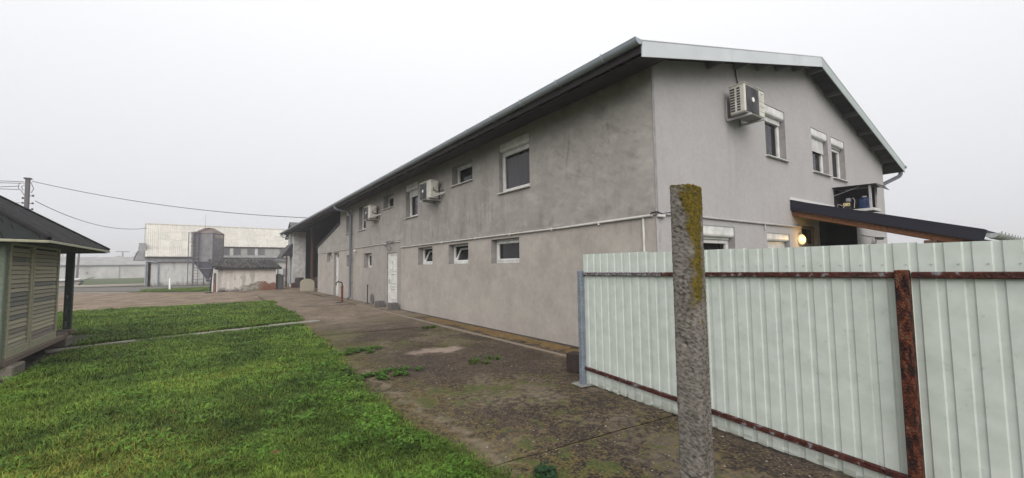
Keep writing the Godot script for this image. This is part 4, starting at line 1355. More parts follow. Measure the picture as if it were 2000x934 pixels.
	m.bev(Vector3(-0.01, 0.03, 0.04), Vector3(0.22, 0.016, 0.2), 0.004)
	var bp := obj("base_plate", m, mat("plate_grey", Color(0.28, 0.29, 0.28), 0.6, texs["fine"], 1.0), gp)
	m = mbw(o, T)
	for q in [[-0.08, -0.03], [0.06, -0.03], [-0.08, 0.11], [0.06, 0.11]]: m.tube([Vector3(q[0], 0.035, q[1]), Vector3(q[0], 0.055, q[1])], 0.012, 6)
	obj("bolts", m, mat("steel"), bp)
	m = mbw(o, T)
	m.bev(Vector3(-0.042, 1.28, 0.035), Vector3(0.012, 0.09, 0.03), 0.003)
	m.bev(Vector3(-0.042, 0.55, 0.035), Vector3(0.012, 0.09, 0.03), 0.003)
	obj("hinge_lug", m, mat("black_rubber"), gp)
	m = mbw(o, T)
	m.bev(Vector3(3.278, 0.76, 0.036), Vector3(0.07, 1.55, 0.07), 0.008)
	var rp := obj("post", m, rustp, o)
	rp.set_meta("label", "thick square post covered in brown rust")
	m = mbw(o, T)
	m.bev(Vector3(5.55, 0.76, 0.036), Vector3(0.07, 1.55, 0.07), 0.008)
	obj("post", m, rustp, o)
	m = mbw(o, T)
	for k in 44:
		for y in [1.49, 0.19]:
			m.tube([Vector3(0.05 + k * per + 0.03, y + (0.004 * k * 0.2 if y > 1 else -0.0032 * k) + 0.06, 0.0), Vector3(0.05 + k * per + 0.03, y + (0.004 * k * 0.2 if y > 1 else -0.0032 * k) + 0.06, 0.005)], 0.004, 5)
	var scr := obj("screws", m, mat("steel"), o)
	scr.set_meta("kind", "stuff")

func make_concrete_post() -> void:
	var base := Vector3(2.612, 0.0, -1.61)
	var o := thing("concrete_post", "rough weathered concrete post with yellow moss down one side", "post", base)
	var m := MB.new()
	# a square section with rounded corners, pitted; colours: moss on the faces turned to +x
	var hn := noise(101, 22.0, 3); var hm := noise(102, 5.0, 3); var hs := noise(103, 60.0, 2)
	var yaw := deg_to_rad(-84.6)
	var ny := 300; var nk := 72
	var htop := 2.135
	var ringf := func(k: int, y: float) -> Array:
		var a := TAU * k / nk
		var c := cos(a); var s := sin(a)
		var pw := 7.0
		var r: float = 0.081 / pow(pow(absf(c), pw) + pow(absf(s), pw), 1.0 / pw)
		var sc: float = 1.0 + 0.06 * (1.0 - y / htop)
		var q := Vector3(c * r * sc, y, s * r * sc)
		var pit: float = hn.get_noise_3d(q.x * 1.3, y * 2.4, q.z * 1.3)
		var mossy: float = ss(0.0, 0.3, 0.55 * bump01(wrapf(a - MOSS_A, -PI, PI), 0.0, 0.8) * ss(0.8, 1.75, y) + 0.35 * hm.get_noise_3d(q.x * 1.5, y, q.z * 1.5) - 0.17 + 0.22 * ss(1.7, 2.0, y))
		var dd: float = 0.0045 * pit - 0.008 * ss(0.18, 0.5, pit) + 0.0016 * hs.get_noise_3d(q.x, y, q.z) + 0.004 * mossy * (0.6 + hs.get_noise_3d(q.x * 1.5, y * 1.5, q.z * 1.5) * 1.2)
		var n := Vector3(c, 0, s)
		for h in [[0.0, 2.02], [0.04, 1.83], [0.03, 1.5], [0.0, 1.07]]:   # old wire holes
			var hx: float = wrapf(a - HOLE_A, -PI, PI) * 0.085 - h[0] * 0.3
			var hy: float = y - h[1]
			dd -= 0.03 * exp(-(hx * hx + hy * hy) / 0.00011)
		if y < 0.4:
			var cr: float = absf(y - 0.235 - 0.02 * sin(a * 3.0))
			dd -= 0.018 * exp(-cr * cr / 0.00008) * ss(-0.2, 0.3, cos(a - HOLE_A))
		var col := Color(0.20, 0.185, 0.17).lerp(Color(0.07, 0.061, 0.054), clampf(0.5 + 1.1 * pit, 0.0, 1.0))
		var light: float = 1.0 + 0.35 * hm.get_noise_3d(q.x + 3.0, y * 0.8, q.z)
		col = Color(col.r * light, col.g * light, col.b * light)
		var mo := Color(0.14, 0.098, 0.011).lerp(Color(0.05, 0.046, 0.013), clampf(0.5 + 1.4 * hs.get_noise_3d(q.z, y * 0.7, q.x), 0.0, 1.0))
		col = col.lerp(mo, clampf(mossy * 1.25, 0.0, 0.95))
		return [q + n * dd, col]
	var rot := Basis(Vector3.UP, yaw)
	var lean := Basis(Vector3.BACK, 0.0)
	var P := []
	for j in ny + 1:
		var row := []
		for k in nk:
			var y := htop * j / ny
			var r = ringf.call(k, y)
			var q: Vector3 = r[0]
			if y > 2.0:   # broken sloping top, higher on one side
				var lim := 2.115 - 0.28 * (q.x * 0.5 + q.z * -0.8) * 0.5 + 0.012 * hn.get_noise_2d(q.x * 1.2, q.z * 1.2)
				q.y = minf(q.y, lim)
			row.append([rot * q, r[1]])
		P.append(row)
	for j in ny:
		for k in nk:
			var k2 := (k + 1) % nk
			var g := func(jj: int, kk: int) -> Vector3:   # smooth normal from neighbours
				var du: Vector3 = P[jj][(kk + 1) % nk][0] - P[jj][(kk + nk - 1) % nk][0]
				var dv: Vector3 = P[mini(jj + 1, ny)][kk][0] - P[maxi(jj - 1, 0)][kk][0]
				var w := dv.cross(du)
				return w.normalized() if w.length() > 1e-9 else Vector3.UP
			if k == 0 and j == 0: pass
			P[j][k].append(g.call(j, k))
	for k in nk: P[ny][k].append(Vector3.UP)
	for j in ny + 1:
		for k in nk:
			m.col = P[j][k][1]
			m.p(P[j][k][0], P[j][k][2])
	for j in ny:
		for k in nk:
			var a := j * nk + k; var b := j * nk + (k + 1) % nk
			# angle runs x -> z, which is clockwise seen from above, so outside order flips
			m.ix.append_array([a, b, b + nk, a, b + nk, a + nk])
	var c0 := m.v.size()
	m.col = Color(0.12, 0.095, 0.02)
	var ctr := Vector3.ZERO
	for k in nk: ctr += P[ny][k][0] / nk
	m.p(ctr + Vector3(0, 0.012, 0), Vector3.UP)
	for k in nk: m.ix.append_array([c0, ny * nk + (k + 1) % nk, ny * nk + k])
	var pm := StandardMaterial3D.new()
	pm.resource_name = "post_concrete"
	pm.vertex_color_use_as_albedo = true
	pm.roughness = 0.95
	pm.metallic_specular = 0.2
	obj("shaft", m, pm, o)
	# crumbs of moss on the top
	var r := RandomNumberGenerator.new()
	r.seed = 4
	m = MB.new()
	for i in 40:
		var q := rot * Vector3(r.randf_range(-0.075, 0.075), 0, r.randf_range(-0.075, 0.075))
		var s := r.randf_range(0.004, 0.011)
		var y := ctr.y + 0.004 - 0.12 * (rot.inverse() * q).dot(Vector3(0.5, 0, -0.8))
		m.lathe([Vector2(0.0, -s), Vector2(s, -s * 0.2), Vector2(s * 0.7, s * 0.6), Vector2(0, s)], 6, Transform3D(Basis(Vector3.UP, r.randf() * 6.0), q + Vector3.UP * y))
	obj("moss_crumbs", m, mat("moss", Color(0.17, 0.125, 0.015), 0.95), o).set_meta("kind", "stuff")

const MOSS_A := 0.3
const HOLE_A := 1.5708

# ------------------------------------------------------------------ green garden pavilion
func make_gazebo() -> void:
	var ctr := Vector3(-6.03, 0, -11.7)
	var o := thing("garden_pavilion", "six sided green garden pavilion with weathered louvre panels and dark shingle roof", "pavilion", ctr)
	var cream := mat("worn_cream", Color(0.42, 0.40, 0.32), 0.8, ntex("worn", 0.03, Color(0.78, 0.79, 0.74), Color(1, 1, 0.97), 0, 512, 111), 1.3, texs["n_fine"], 0.4)
	var green := mat("worn_green", Color(0.19, 0.23, 0.20), 0.75, texs["worn"], 1.1, texs["n_fine"], 0.4)
	var dkgreen := mat("dark_green", Color(0.05, 0.07, 0.065), 0.7, texs["worn"], 1.1)
	var slats := [mat("slat_a", Color(0.47, 0.43, 0.37), 0.85, texs["worn"], 1.6), mat("slat_b", Color(0.38, 0.355, 0.315), 0.85, texs["worn"], 1.9), mat("slat_c", Color(0.23, 0.235, 0.235), 0.85, texs["worn"], 1.4), mat("slat_d", Color(0.29, 0.25, 0.24), 0.85, texs["worn"], 1.7), mat("slat_e", Color(0.52, 0.48, 0.39), 0.85, texs["worn"], 1.5)]
	var brown := mat("sill_brown", Color(0.22, 0.165, 0.15), 0.85, texs["worn"], 1.2, texs["n_fine"], 0.5)
	var R := 4.02   # wall hexagon, vertex radius
	var ap := 3.48
	var seeds := RandomNumberGenerator.new()
	seeds.seed = 5
	for f in 6:
		# face f: outward normal turned by f*60 degrees from +x; local x runs to the right seen from outside
		var ang := deg_to_rad(60.0 * f)
		var nrml := Vector3(cos(ang), 0, sin(ang))
		var right := Vector3.UP.cross(nrml)     # seen from outside: right = up x normal
		var T := Transform3D(Basis(right, Vector3.UP, nrml), ctr + Vector3(0, 0, 0.18) + nrml * ap)
		var vis := f == 0 or f == 1
		# f = 0 faces +x: local x = -z, so the near corner is at local x = -2.01
		var m := mbw(o, T)
		m.bev(Vector3(0 if f != 0 else -0.5, 0.245, 0.0), Vector3(4.0 if f != 0 else 3.1, 0.10, 0.12), 0.012)
		if f == 0: m.bev(Vector3(1.12, 0.26, 0.0), Vector3(0.14, 0.12, 0.16), 0.02)
		obj("sill_beam", m, brown, o)
		m = mbw(o, T)
		m.bev(Vector3(0, 2.18, -0.02), Vector3(4.0, 0.14, 0.1), 0.01)
		obj("top_beam", m, dkgreen, o)
		if f != 5:
			m = mbw(o, T)
			m.bev(Vector3(-2.06, 1.16, -0.03), Vector3(0.12, 1.9, 0.12), 0.012)
			obj("corner_post", m, green, o)
		if not vis: continue
		var panels: Array = [[-1.99, -0.98], [-0.98, 0.52]] if f == 0 else [[-1.9, -0.65], [-0.65, 0.65], [0.65, 1.9]]
		for pn in panels:
			m = mbw(o, T)
			m.bev(Vector3(pn[0] + 0.05, 1.25, 0.02), Vector3(0.075, 1.66, 0.055), 0.008)
			m.bev(Vector3(pn[1] - 0.05, 1.25, 0.02), Vector3(0.075, 1.66, 0.055), 0.008)
			m.bev(Vector3((pn[0] + pn[1]) / 2, 0.365, 0.02), Vector3(pn[1] - pn[0] - 0.03, 0.14, 0.05), 0.008)
			m.bev(Vector3((pn[0] + pn[1]) / 2, 2.07, 0.02), Vector3(pn[1] - pn[0] - 0.03, 0.1, 0.05), 0.008)
			var lp := obj("louvre_panel", m, cream, o)
			m = mbw(o, T)
			m.bev(Vector3((pn[0] + pn[1]) / 2, 1.24, -0.025), Vector3(pn[1] - pn[0] - 0.12, 1.7, 0.012), 0.003)
			obj("backing", m, mat("louvre_back", Color(0.05, 0.052, 0.045), 0.9), lp)
			var y := 0.47
			while y < 2.02:
				m = mbw(o, T)
				m.bev(Vector3((pn[0] + pn[1]) / 2, y, 0.015), Vector3(pn[1] - pn[0] - 0.17, 0.065, 0.012), 0.004, Basis(Vector3.RIGHT, -0.3 + seeds.randf_range(-0.04, 0.04)) * Basis(Vector3.BACK, seeds.randf_range(-0.006, 0.006)))
				var w: float = seeds.randf()
				var mi := 0
				if y < 0.75: mi = [3, 3, 1, 4][seeds.randi() % 4]
				else: mi = [0, 0, 1, 0, 4, 0, 1, 1, 2][seeds.randi() % 9]
				if f == 0 and pn[0] < -1.5 and y > 0.95 and y < 1.25: mi = [2, 2, 1][seeds.randi() % 3]
				obj("slat", m, slats[mi], lp)
				y += 0.0705
	# the post of the open bay at the far corner, with a curly bracket
	var m := mbw(o)
	m.bev(Vector3(-2.69, 1.22, -13.72), Vector3(0.13, 2.0, 0.13), 0.012)
	obj("porch_post", m, dkgreen, o)
	m = mbw(o)
	var pts := []
	for i in 15:
		var u := i / 14.0
		pts.append(Vector3(-2.69, 0.5 + 0.52 * u, -13.60 + 0.09 * sin(u * TAU * 0.98)))
	m.tube(pts, 0.012, 6)
	m.bev(Vector3(-2.69, 1.03, -13.56), Vector3(0.03, 0.09, 0.16), 0.006)
	m.bev(Vector3(-2.69, 0.42, -13.54), Vector3(0.03, 0.13, 0.2), 0.006)
	obj("curled_bracket", m, dkgreen, o)
	m = mbw(o)
	var hexf := PackedVector2Array()
	for f in 6: hexf.append(Vector2(cos(deg_to_rad(30 + 60 * f)), sin(deg_to_rad(30 + 60 * f))) * (R - 0.05))
	m.prism(hexf, 0.20, 0.28, Transform3D(Basis(Vector3.RIGHT, Vector3(0, 0, -1), Vector3.UP), ctr))
	obj("floor", m, mat("floor_boards", Color(0.10, 0.085, 0.075), 0.9, texs["worn"], 0.9), o)
	# roof: hexagonal hip, eaves radius 4.54, apex 4.7
	var re := 4.54; var ye := 2.08; var ya := 4.72
	var apex := ctr + Vector3(0, ya, 0)
	var shg := [mat("shingle_a", Color(0.0126, 0.0112, 0.0147), 0.9, texs["fine"], 1.6, texs["n_grit"], 0.7), mat("shingle_b", Color(0.0182, 0.0161, 0.0196), 0.9, texs["fine"], 1.6, texs["n_grit"], 0.7), mat("shingle_c", Color(0.0098, 0.0105, 0.0112), 0.9, texs["fine"], 1.6, texs["n_grit"], 0.7)]
	var shn := [mat("shingle_d", Color(0.0154, 0.0217, 0.0203), 0.9, texs["fine"], 1.6, texs["n_grit"], 0.7), mat("shingle_e", Color(0.0196, 0.0266, 0.0245), 0.9, texs["fine"], 1.6, texs["n_grit"], 0.7)]
	var under := mbw(o)
	for f in 6:
		var a0 := deg_to_rad(60.0 * f - 30.0); var a1 := deg_to_rad(60.0 * f + 30.0)
		var e0 := ctr + Vector3(cos(a0) * re, ye, sin(a0) * re); var e1 := ctr + Vector3(cos(a1) * re, ye, sin(a1) * re)
		under.quad(e1, e0, apex, apex)
		under.tri(e1 - Vector3(0, 0.05, 0), ctr + Vector3(0, ye + 0.15, 0), e0 - Vector3(0, 0.05, 0))
		# eaves trim, pale
		var mid := (e0 + e1) / 2
		var dd := (e1 - e0).normalized()
		var nn := Vector3(cos(deg_to_rad(60.0 * f)), 0, sin(deg_to_rad(60.0 * f)))
		m = mbw(o)
		m.bev(mid + Vector3(0, -0.012, 0) + nn * 0.01, Vector3(e0.distance_to(e1), 0.042, 0.03), 0.006, Basis(dd, Vector3.UP, dd.cross(Vector3.UP)))
		obj("eaves_trim", m, mat("pale_trim", Color(0.52, 0.5, 0.42), 0.7, texs["worn"], 1.0), o)
	var ro := obj("roof", under, mat("roof_under", Color(0.03, 0.032, 0.034), 0.9), o)
	# shingles on the two faces in view, course by course; the ones near the eaves are parts of their own
	var sr := RandomNumberGenerator.new()
	sr.seed = 8
	var rest := mbw(o)
	var made := 0
	for f in [0, 1]:
		var an := deg_to_rad(60.0 * f)
		var nn := Vector3(cos(an), 0, sin(an))
		var right := Vector3.UP.cross(nn)
		var e := ctr + nn * re * 0.866 + Vector3(0, ye, 0)
		var upv := apex - e
		var sl := upv.length()
		upv /= sl
		var out := right.cross(upv).normalized()
		var rows := int(sl / 0.19)
		for r in rows:
			var y := (r + 0.5) * 0.19
			var half := re * 0.5 * (1.0 - (y - 0.06) / sl)
			var x := -half + (0.0 if r % 2 == 0 else -0.18)
			while x < half:
				var w := 0.36 + sr.randf_range(-0.03, 0.03)
				var x0 := maxf(x, -half); var x1 := minf(x + w - 0.012, half)
				x += w
				if x1 - x0 < 0.05: continue
				var bs := Basis(right, upv, out) * Basis(Vector3.RIGHT, 0.05 + sr.randf_range(0.0, 0.02)) * Basis(Vector3.BACK, sr.randf_range(-0.01, 0.01))
				var q := e + upv * (y + 0.02) + right * (x0 + x1) / 2 + out * (0.022 + sr.randf() * 0.005)
				var s := mbw(o) if made < 290 else rest
				s.box(q, Vector3(x1 - x0, 0.24, 0.014), bs)
				var pick: Material = (shg if f == 0 else shn)[sr.randi() % (3 if f == 0 else 2)]
				if made < 290: obj("shingle", s, pick, ro)
				made += 1
		# hip ridge strips
	obj("shingles", rest, shg[0], ro).set_meta("kind", "stuff")
	for f in 3:
		var a0 := deg_to_rad(60.0 * f - 30.0)
		m = mbw(o)
		m.tube([ctr + Vector3(cos(a0) * re, ye + 0.03, sin(a0) * re), apex + Vector3(0, 0.04, 0)], 0.045, 8)
		obj("hip_ridge", m, shg[0], ro)
	# concrete blocks that carry it
	var blk := mat("old_block", Color(0.23, 0.205, 0.17), 0.95, texs["fine"], 1.0, texs["n_grit"], 0.8)
	var b1 := MB.new()
	b1.bev(Vector3(0, 0.1, 0), Vector3(0.3, 0.2, 0.5), 0.02)
	var k1 := obj("foundation_block", b1, blk)
	k1.position = Vector3(-2.55, 0, -9.75)
	tag(k1, "mossy concrete block under the near corner of the green pavilion", "block", "blocks under the pavilion")
	var k2 := obj("foundation_block", b1, blk)
	k2.position = Vector3(-2.66, 0, -13.05)
	tag(k2, "concrete block under the far porch post of the green pavilion", "block", "blocks under the pavilion")

# ------------------------------------------------------------------ farmyard behind
func stained_white(key: String, seed_: int, base: Color, dirt: Color, w: float, h: float, foot: float, patch_x := -9.0) -> StandardMaterial3D:   # whitewash with grime at the foot; patch_x: where plaster has fallen off brick
	var pw := 320; var ph := int(320 * h / w)
	var bytes := PackedByteArray()
	bytes.resize(pw * ph * 3)
	var n1 := noise(seed_, 1.2); var n2 := noise(seed_ + 1, 4.0); var n3 := noise(seed_ + 2, 0.8, 3)
	var k := 0
	for j in ph:
		var y := (1.0 - (j + 0.5) / ph) * h
		for i in pw:
			var x := (i + 0.5) / pw * w
			var a := n1.get_noise_2d(x, y); var b := n2.get_noise_2d(x, y); var c := n3.get_noise_2d(x * 2.2, y * 0.4)
			var col := Vector3(base.r, base.g, base.b) * (1.0 + 0.12 * a + 0.10 * b)
			var g := ss(0.1, 0.5, c + 0.5 * a) * 0.35 + ss(foot, 0.0, y + 0.5 * foot * a + 0.3 * foot * b) * 0.85
			col = col.lerp(Vector3(dirt.r, dirt.g, dirt.b) * (1.0 + 0.4 * b), clampf(g, 0.0, 0.92))
			if patch_x > -5.0:
				var top := 0.75 - 0.25 * absf(x - patch_x) + 0.25 * a
				var pt := ss(0.0, 0.06, top - y + 0.16 * b) * ss(patch_x - 1.6, patch_x - 0.9, x + 0.3 * a)
				var red := Vector3(0.26, 0.105, 0.06) * (1.0 + 0.35 * b)
				var mort := Vector3(0.27, 0.245, 0.20) * (1.0 + 0.3 * b)
				col = col.lerp(mort.lerp(red, ss(patch_x - 0.5, patch_x + 0.1, x + 0.25 * b)), pt * 0.95)
				var rim := ss(-0.10, -0.02, top - 0.32 - y + 0.14 * a) * ss(0.10, 0.0, top - 0.32 - y + 0.14 * a) * ss(patch_x - 1.7, patch_x - 1.2, x) * ss(patch_x + 0.1, patch_x - 0.4, x)
				col = col.lerp(Vector3(0.5, 0.49, 0.46), rim * 0.8)
			bytes[k] = clampi(int(255 * pow(maxf(col.x, 0), 0.4545)), 0, 255); bytes[k + 1] = clampi(int(255 * pow(maxf(col.y, 0), 0.4545)), 0, 255); bytes[k + 2] = clampi(int(255 * pow(maxf(col.z, 0), 0.4545)), 0, 255)
			k += 3
	return uvmat(key, Image.create_from_data(pw, ph, false, Image.FORMAT_RGB8, bytes), 0.93, texs["fine"], 0.8, null, 0.0)

func make_shed() -> void:
	var o := thing("tiled_shed", "small whitewashed shed with clay tile roof and plaster fallen off its brick corner", "shed", Vector3(0.23, 0, -36.34), deg_to_rad(12.0))
	var w := 3.78; var dp := 1.6; var h := 1.62
	var m := MB.new()
	m.quv(Vector3(0, 0, 0), Vector3(w, 0, 0), Vector3(w, h, 0), Vector3(0, h, 0), Vector2(0, 1), Vector2(1, 1), Vector2(1, 0), Vector2(0, 0))
	obj("wall", m, stained_white("shed_wall", 121, Color(0.80, 0.76, 0.72), Color(0.035, 0.03, 0.028), w, h, 0.38, 2.9), o)
	m = MB.new()
	m.quad(Vector3(0, 0, -dp), Vector3(0, 0, -1.15), Vector3(0, 2.15, -1.15), Vector3(0, 2.15, -dp))
	m.quad(Vector3(0, 0, -0.35), Vector3(0, 0, 0), Vector3(0, h, 0), Vector3(0, h + 0.13, -0.35))
	m.quad(Vector3(0, 1.35, -1.15), Vector3(0, 1.35, -0.35), Vector3(0, h + 0.13, -0.35), Vector3(0, 2.15, -1.15))
	m.quad(Vector3(w, 0, 0), Vector3(w, 0, -dp), Vector3(w, 2.15, -dp), Vector3(w, h, 0))
	m.quad(Vector3(w, 0, -dp), Vector3(0, 0, -dp), Vector3(0, 2.15, -dp), Vector3(w, 2.15, -dp))
	obj("wall", m, mat("whitewash"), o)
	m = MB.new()
	m.bev(Vector3(0.05, 0.67, -0.75), Vector3(0.04, 1.34, 0.8), 0.01)
	var d := obj("door", m, mat("dull_door", Color(0.14, 0.11, 0.09), 0.85, texs["fine"], 1.0), o)
	m = MB.new()
	m.bev(Vector3(-0.03, 0.33, -0.5), Vector3(0.05, 0.6, 0.22), 0.02)
	obj("red_board", m, mat("faded_red", Color(0.23, 0.07, 0.05), 0.8), d)
	var tx := TextMesh.new()
	tx.text = "MECY"
	tx.font_size = 18
	tx.pixel_size = 0.0115
	tx.depth = 0.002
	var fnt := SystemFont.new()
	fnt.font_names = PackedStringArray(["Droid Sans"])
	tx.font = fnt
	var lt := obj("faded_lettering", tx, mat("faded_paint", Color(0.42, 0.39, 0.37), 0.95), o)
	lt.position = Vector3(0.72, 1.36, 0.003)
	# roof boards and clay tiles
	var sl := Vector3(0, 0.62, -1.9); var ln := sl.length(); var up := sl / ln
	var out := Vector3.RIGHT.cross(up)
	var e := Vector3(-0.25, h + 0.07, 0.22)
	m = MB.new()
	m.bev(e + Vector3((w + 0.62) / 2, 0, 0) + up * ln / 2 - out * 0.03, Vector3(w + 0.62, ln, 0.03), 0.005, Basis(Vector3.RIGHT, up, out))
	m.bev(e + Vector3((w + 0.62) / 2, -0.05, 0.0), Vector3(w + 0.62, 0.07, 0.03), 0.006)
	var roof := obj("roof", m, mat("dull_wood", Color(0.075, 0.065, 0.06), 0.9, texs["fine"], 1.0), o)
	var tiles := []
	for k in 3:
		var tm := MB.new()
		var n := 7
		for q in n:
			var x0 := lerpf(-0.13, 0.13, float(q) / n); var x1 := lerpf(-0.13, 0.13, float(q + 1) / n)
			var y0 := 0.055 * cos(x0 / 0.13 * PI * 0.9); var y1 := 0.055 * cos(x1 / 0.13 * PI * 0.9)
			tm.quad(Vector3(x0, 0, y0), Vector3(x1, 0, y1), Vector3(x1 * 0.92, 0.5, y1 - 0.02), Vector3(x0 * 0.92, 0.5, y0 - 0.02))
			tm.quad(Vector3(x0, 0, y0 - 0.022), Vector3(x1, 0, y1 - 0.022), Vector3(x1, 0, y1), Vector3(x0, 0, y0))
		tiles.append(tm.mesh())
	var tms := [mat("tile_a", Color(0.06, 0.056, 0.058), 0.9, texs["fine"], 1.5), mat("tile_b", Color(0.085, 0.078, 0.076), 0.9, texs["fine"], 1.5), mat("tile_c", Color(0.042, 0.04, 0.042), 0.9, texs["fine"], 1.5)]
	var r := RandomNumberGenerator.new()
	r.seed = 12
	for row in 5:
		for c in 18:
			var t := obj("tile", tiles[c % 3], tms[r.randi() % 3], roof)
			t.transform = Transform3D(Basis(Vector3.RIGHT, up, out) * Basis(Vector3.BACK, r.randf_range(-0.03, 0.03)) * Basis(Vector3.RIGHT, 0.03), e + Vector3(0.13 + c * 0.243 + r.randf_range(-0.01, 0.01), 0, 0) + up * (row * 0.4 - 0.03 + r.randf_range(-0.015, 0.015)) + out * 0.03)
	m = MB.new()
	m.tube([Vector3(w + 0.1, h - 0.05, 0.13), Vector3(w + 0.06, 0.3, 0.1), Vector3(w + 0.1, 0.05, 0.15)], 0.035, 8)
	m.tube([Vector3(-0.2, h + 0.01, 0.25), Vector3(w + 0.3, h - 0.02, 0.25)], 0.03, 8)
	obj("downpipe", m, mat("black_rubber"), o)

func make_barn() -> void:
	var o := thing("barn", "long pale barn with steep corrugated cement roof and a band of louvred windows", "barn", Vector3(-5.53, 0, -55.44), deg_to_rad(6.0))
	var Ln := 20.0
	var split := 5.3
	var wm := stained_white("barn_wall", 131, Color(0.68, 0.68, 0.67), Color(0.24, 0.23, 0.22), Ln, 3.0, 0.5)
	var m := MB.new()
	m.quv(Vector3(0.35, 0, -0.2), Vector3(Ln, 0, -0.2), Vector3(Ln, 3.0, -0.2), Vector3(0.35, 3.0, -0.2), Vector2(0, 1), Vector2(1, 1), Vector2(1, 0), Vector2(0, 0))
	obj("wall", m, wm, o)
	m = MB.new()
	m.bev(Vector3(0.06, 1.25, -0.1), Vector3(0.14, 2.5, 0.3), 0.02)
	m.prism(pv([-9.0, 0, -0.2, 0, -0.2, 3.0, -4.5, 6.45, -9.0, 3.0]), 0.0, 0.1, Transform3D(Basis(Vector3(0, 0, 1), Vector3.UP, Vector3(-1, 0, 0)), Vector3(0.1, 0, 0)))
	m.span(Vector3(0.1, 0, -9.0), Vector3(Ln, 3.0, -8.9))
	m.span(Vector3(split, 2.9, -1.60), Vector3(Ln, 4.25, -1.50))
	obj("wall", m, mat("barn_plaster", Color(0.52, 0.52, 0.51), 0.93, texs["soft"], 0.4, null, 0.0, 0.0, texs["fine"], 0.6), o)
	m = MB.new()
	m.bev(Vector3(Ln / 2 + 0.15, 2.72, 0.0), Vector3(Ln + 0.1, 0.5, 0.06), 0.01)
	m.bev(Vector3(Ln / 2 + 0.15, 2.48, 0.02), Vector3(Ln + 0.1, 0.05, 0.14), 0.01)
	obj("eaves_beam", m, mat("grey_board", Color(0.26, 0.26, 0.275), 0.8, texs["soft"], 0.4), o)
	m = MB.new()
	m.bev(Vector3((split + Ln) / 2, 2.98, -0.7), Vector3(Ln - split, 0.05, 1.75), 0.01, Basis(Vector3.RIGHT, 0.06))
	obj("low_roof", m, mat("cement_grey", Color(0.36, 0.36, 0.35), 0.9, texs["soft"], 0.4), o)
	# corrugated cement sheets, one by one
	var slope := (6.64 - 2.98) / 4.7
	var up := Vector3(0, slope, -1).normalized(); var out := Vector3.RIGHT.cross(up)
	var full := Vector2(4.7, 3.66).length()
	var cem := []
	for k in 3: cem.append(mat("cement_%d" % k, [Color(0.66, 0.65, 0.63), Color(0.62, 0.615, 0.595), Color(0.69, 0.68, 0.655)][k], 0.93, ntex("cement", 0.02, Color(0.78, 0.76, 0.72), Color(1, 1, 1), 0, 512, 132), 0.35, null, 0.0, 0.0, texs["haze"], 0.4))
	var sheet := func(len_: float) -> ArrayMesh:
		var sm := MB.new()
		var n := 24
		for i in n:
			var x0 := 1.04 * i / n; var x1 := 1.04 * (i + 1) / n
			var z0 := 0.017 * cos(TAU * x0 / 0.173); var z1 := 0.017 * cos(TAU * x1 / 0.173)
			sm.quad(Vector3(x0, 0, z0), Vector3(x1, 0, z1), Vector3(x1, len_, z1 - 0.012), Vector3(x0, len_, z0 - 0.012))
			sm.quad(Vector3(x0, 0, z0 - 0.012), Vector3(x1, 0, z1 - 0.012), Vector3(x1, 0, z1), Vector3(x0, 0, z0))
		return sm.mesh()
	m = MB.new()
	m.prism(pv([-0.18, 2.88, 4.5, 6.5, 9.2, 2.88, 9.2, 2.95, 4.5, 6.6, -0.18, 2.95]), 0.0, split, Transform3D(Basis(Vector3(0, 0, -1), Vector3.UP, Vector3(1, 0, 0)), Vector3(-0.1, 0, 0)))
	m.prism(pv([1.35, 4.04, 4.5, 6.5, 9.2, 2.88, 9.2, 2.95, 4.5, 6.6, 1.35, 4.14]), split - 0.1, Ln, Transform3D(Basis(Vector3(0, 0, -1), Vector3.UP, Vector3(1, 0, 0)), Vector3(0, 0, 0)))
	var roof := obj("roof", m, mat("barn_lath", Color(0.07, 0.065, 0.065), 0.9), o)
	var sa = sheet.call(1.62); var sb = sheet.call(1.5)
	var r := RandomNumberGenerator.new()
	r.seed = 13
	var x := -0.15
	while x < Ln:
		var start := 0.0 if x < split - 0.5 else full * (1.35 + 0.2) / 4.7 * 0.985
		var y := start
		while y < full - 0.2:
			var s := obj("roof_sheet", sa if full - y > 1.6 else sb, cem[r.randi() % 3], roof)
			var ly := minf(y, full - 1.48)
			s.transform = Transform3D(Basis(Vector3.RIGHT, up, out) * Basis(Vector3.BACK, r.randf_range(-0.006, 0.006)), Vector3(x, 2.98, 0.2) + up * ly + out * (0.03 + 0.012 * y / full + r.randf() * 0.008))
			y += 1.5
		x += 1.005
	m = MB.new()
	m.tube([Vector3(-0.18, 6.68, -4.5), Vector3(Ln, 6.68, -4.5)], 0.09, 8)
	obj("ridge_cap", m, cem[1], roof)
	m = MB.new()
	m.bev(Vector3(-0.2, (6.64 + 2.98) / 2 - 0.05, -2.15), Vector3(0.03, full + 0.1, 0.16), 0.005, Basis(Vector3.RIGHT, up, out))
	obj("verge_board", m, mat("dull_wood"), roof)
	# window band, panel by panel: [x0, x1, kind]
	var white := mat("whitewash")
	var lou := mat("louvre_grey", Color(0.38, 0.38, 0.39), 0.8, texs["fine"], 0.8)
	var dirty := mat("dirty_panel", Color(0.52, 0.52, 0.50), 0.85, texs["fine"], 0.6, null, 0.0, 0.0, texs["soft"], 0.9)
	var z := -1.45
	x = 5.55
	var seq := [[0.8, 1], [0.8, 0], [0.33, 2], [0.75, 0], [0.65, 1], [0.75, 0], [0.3, 2], [0.75, 0], [0.8, 1]]
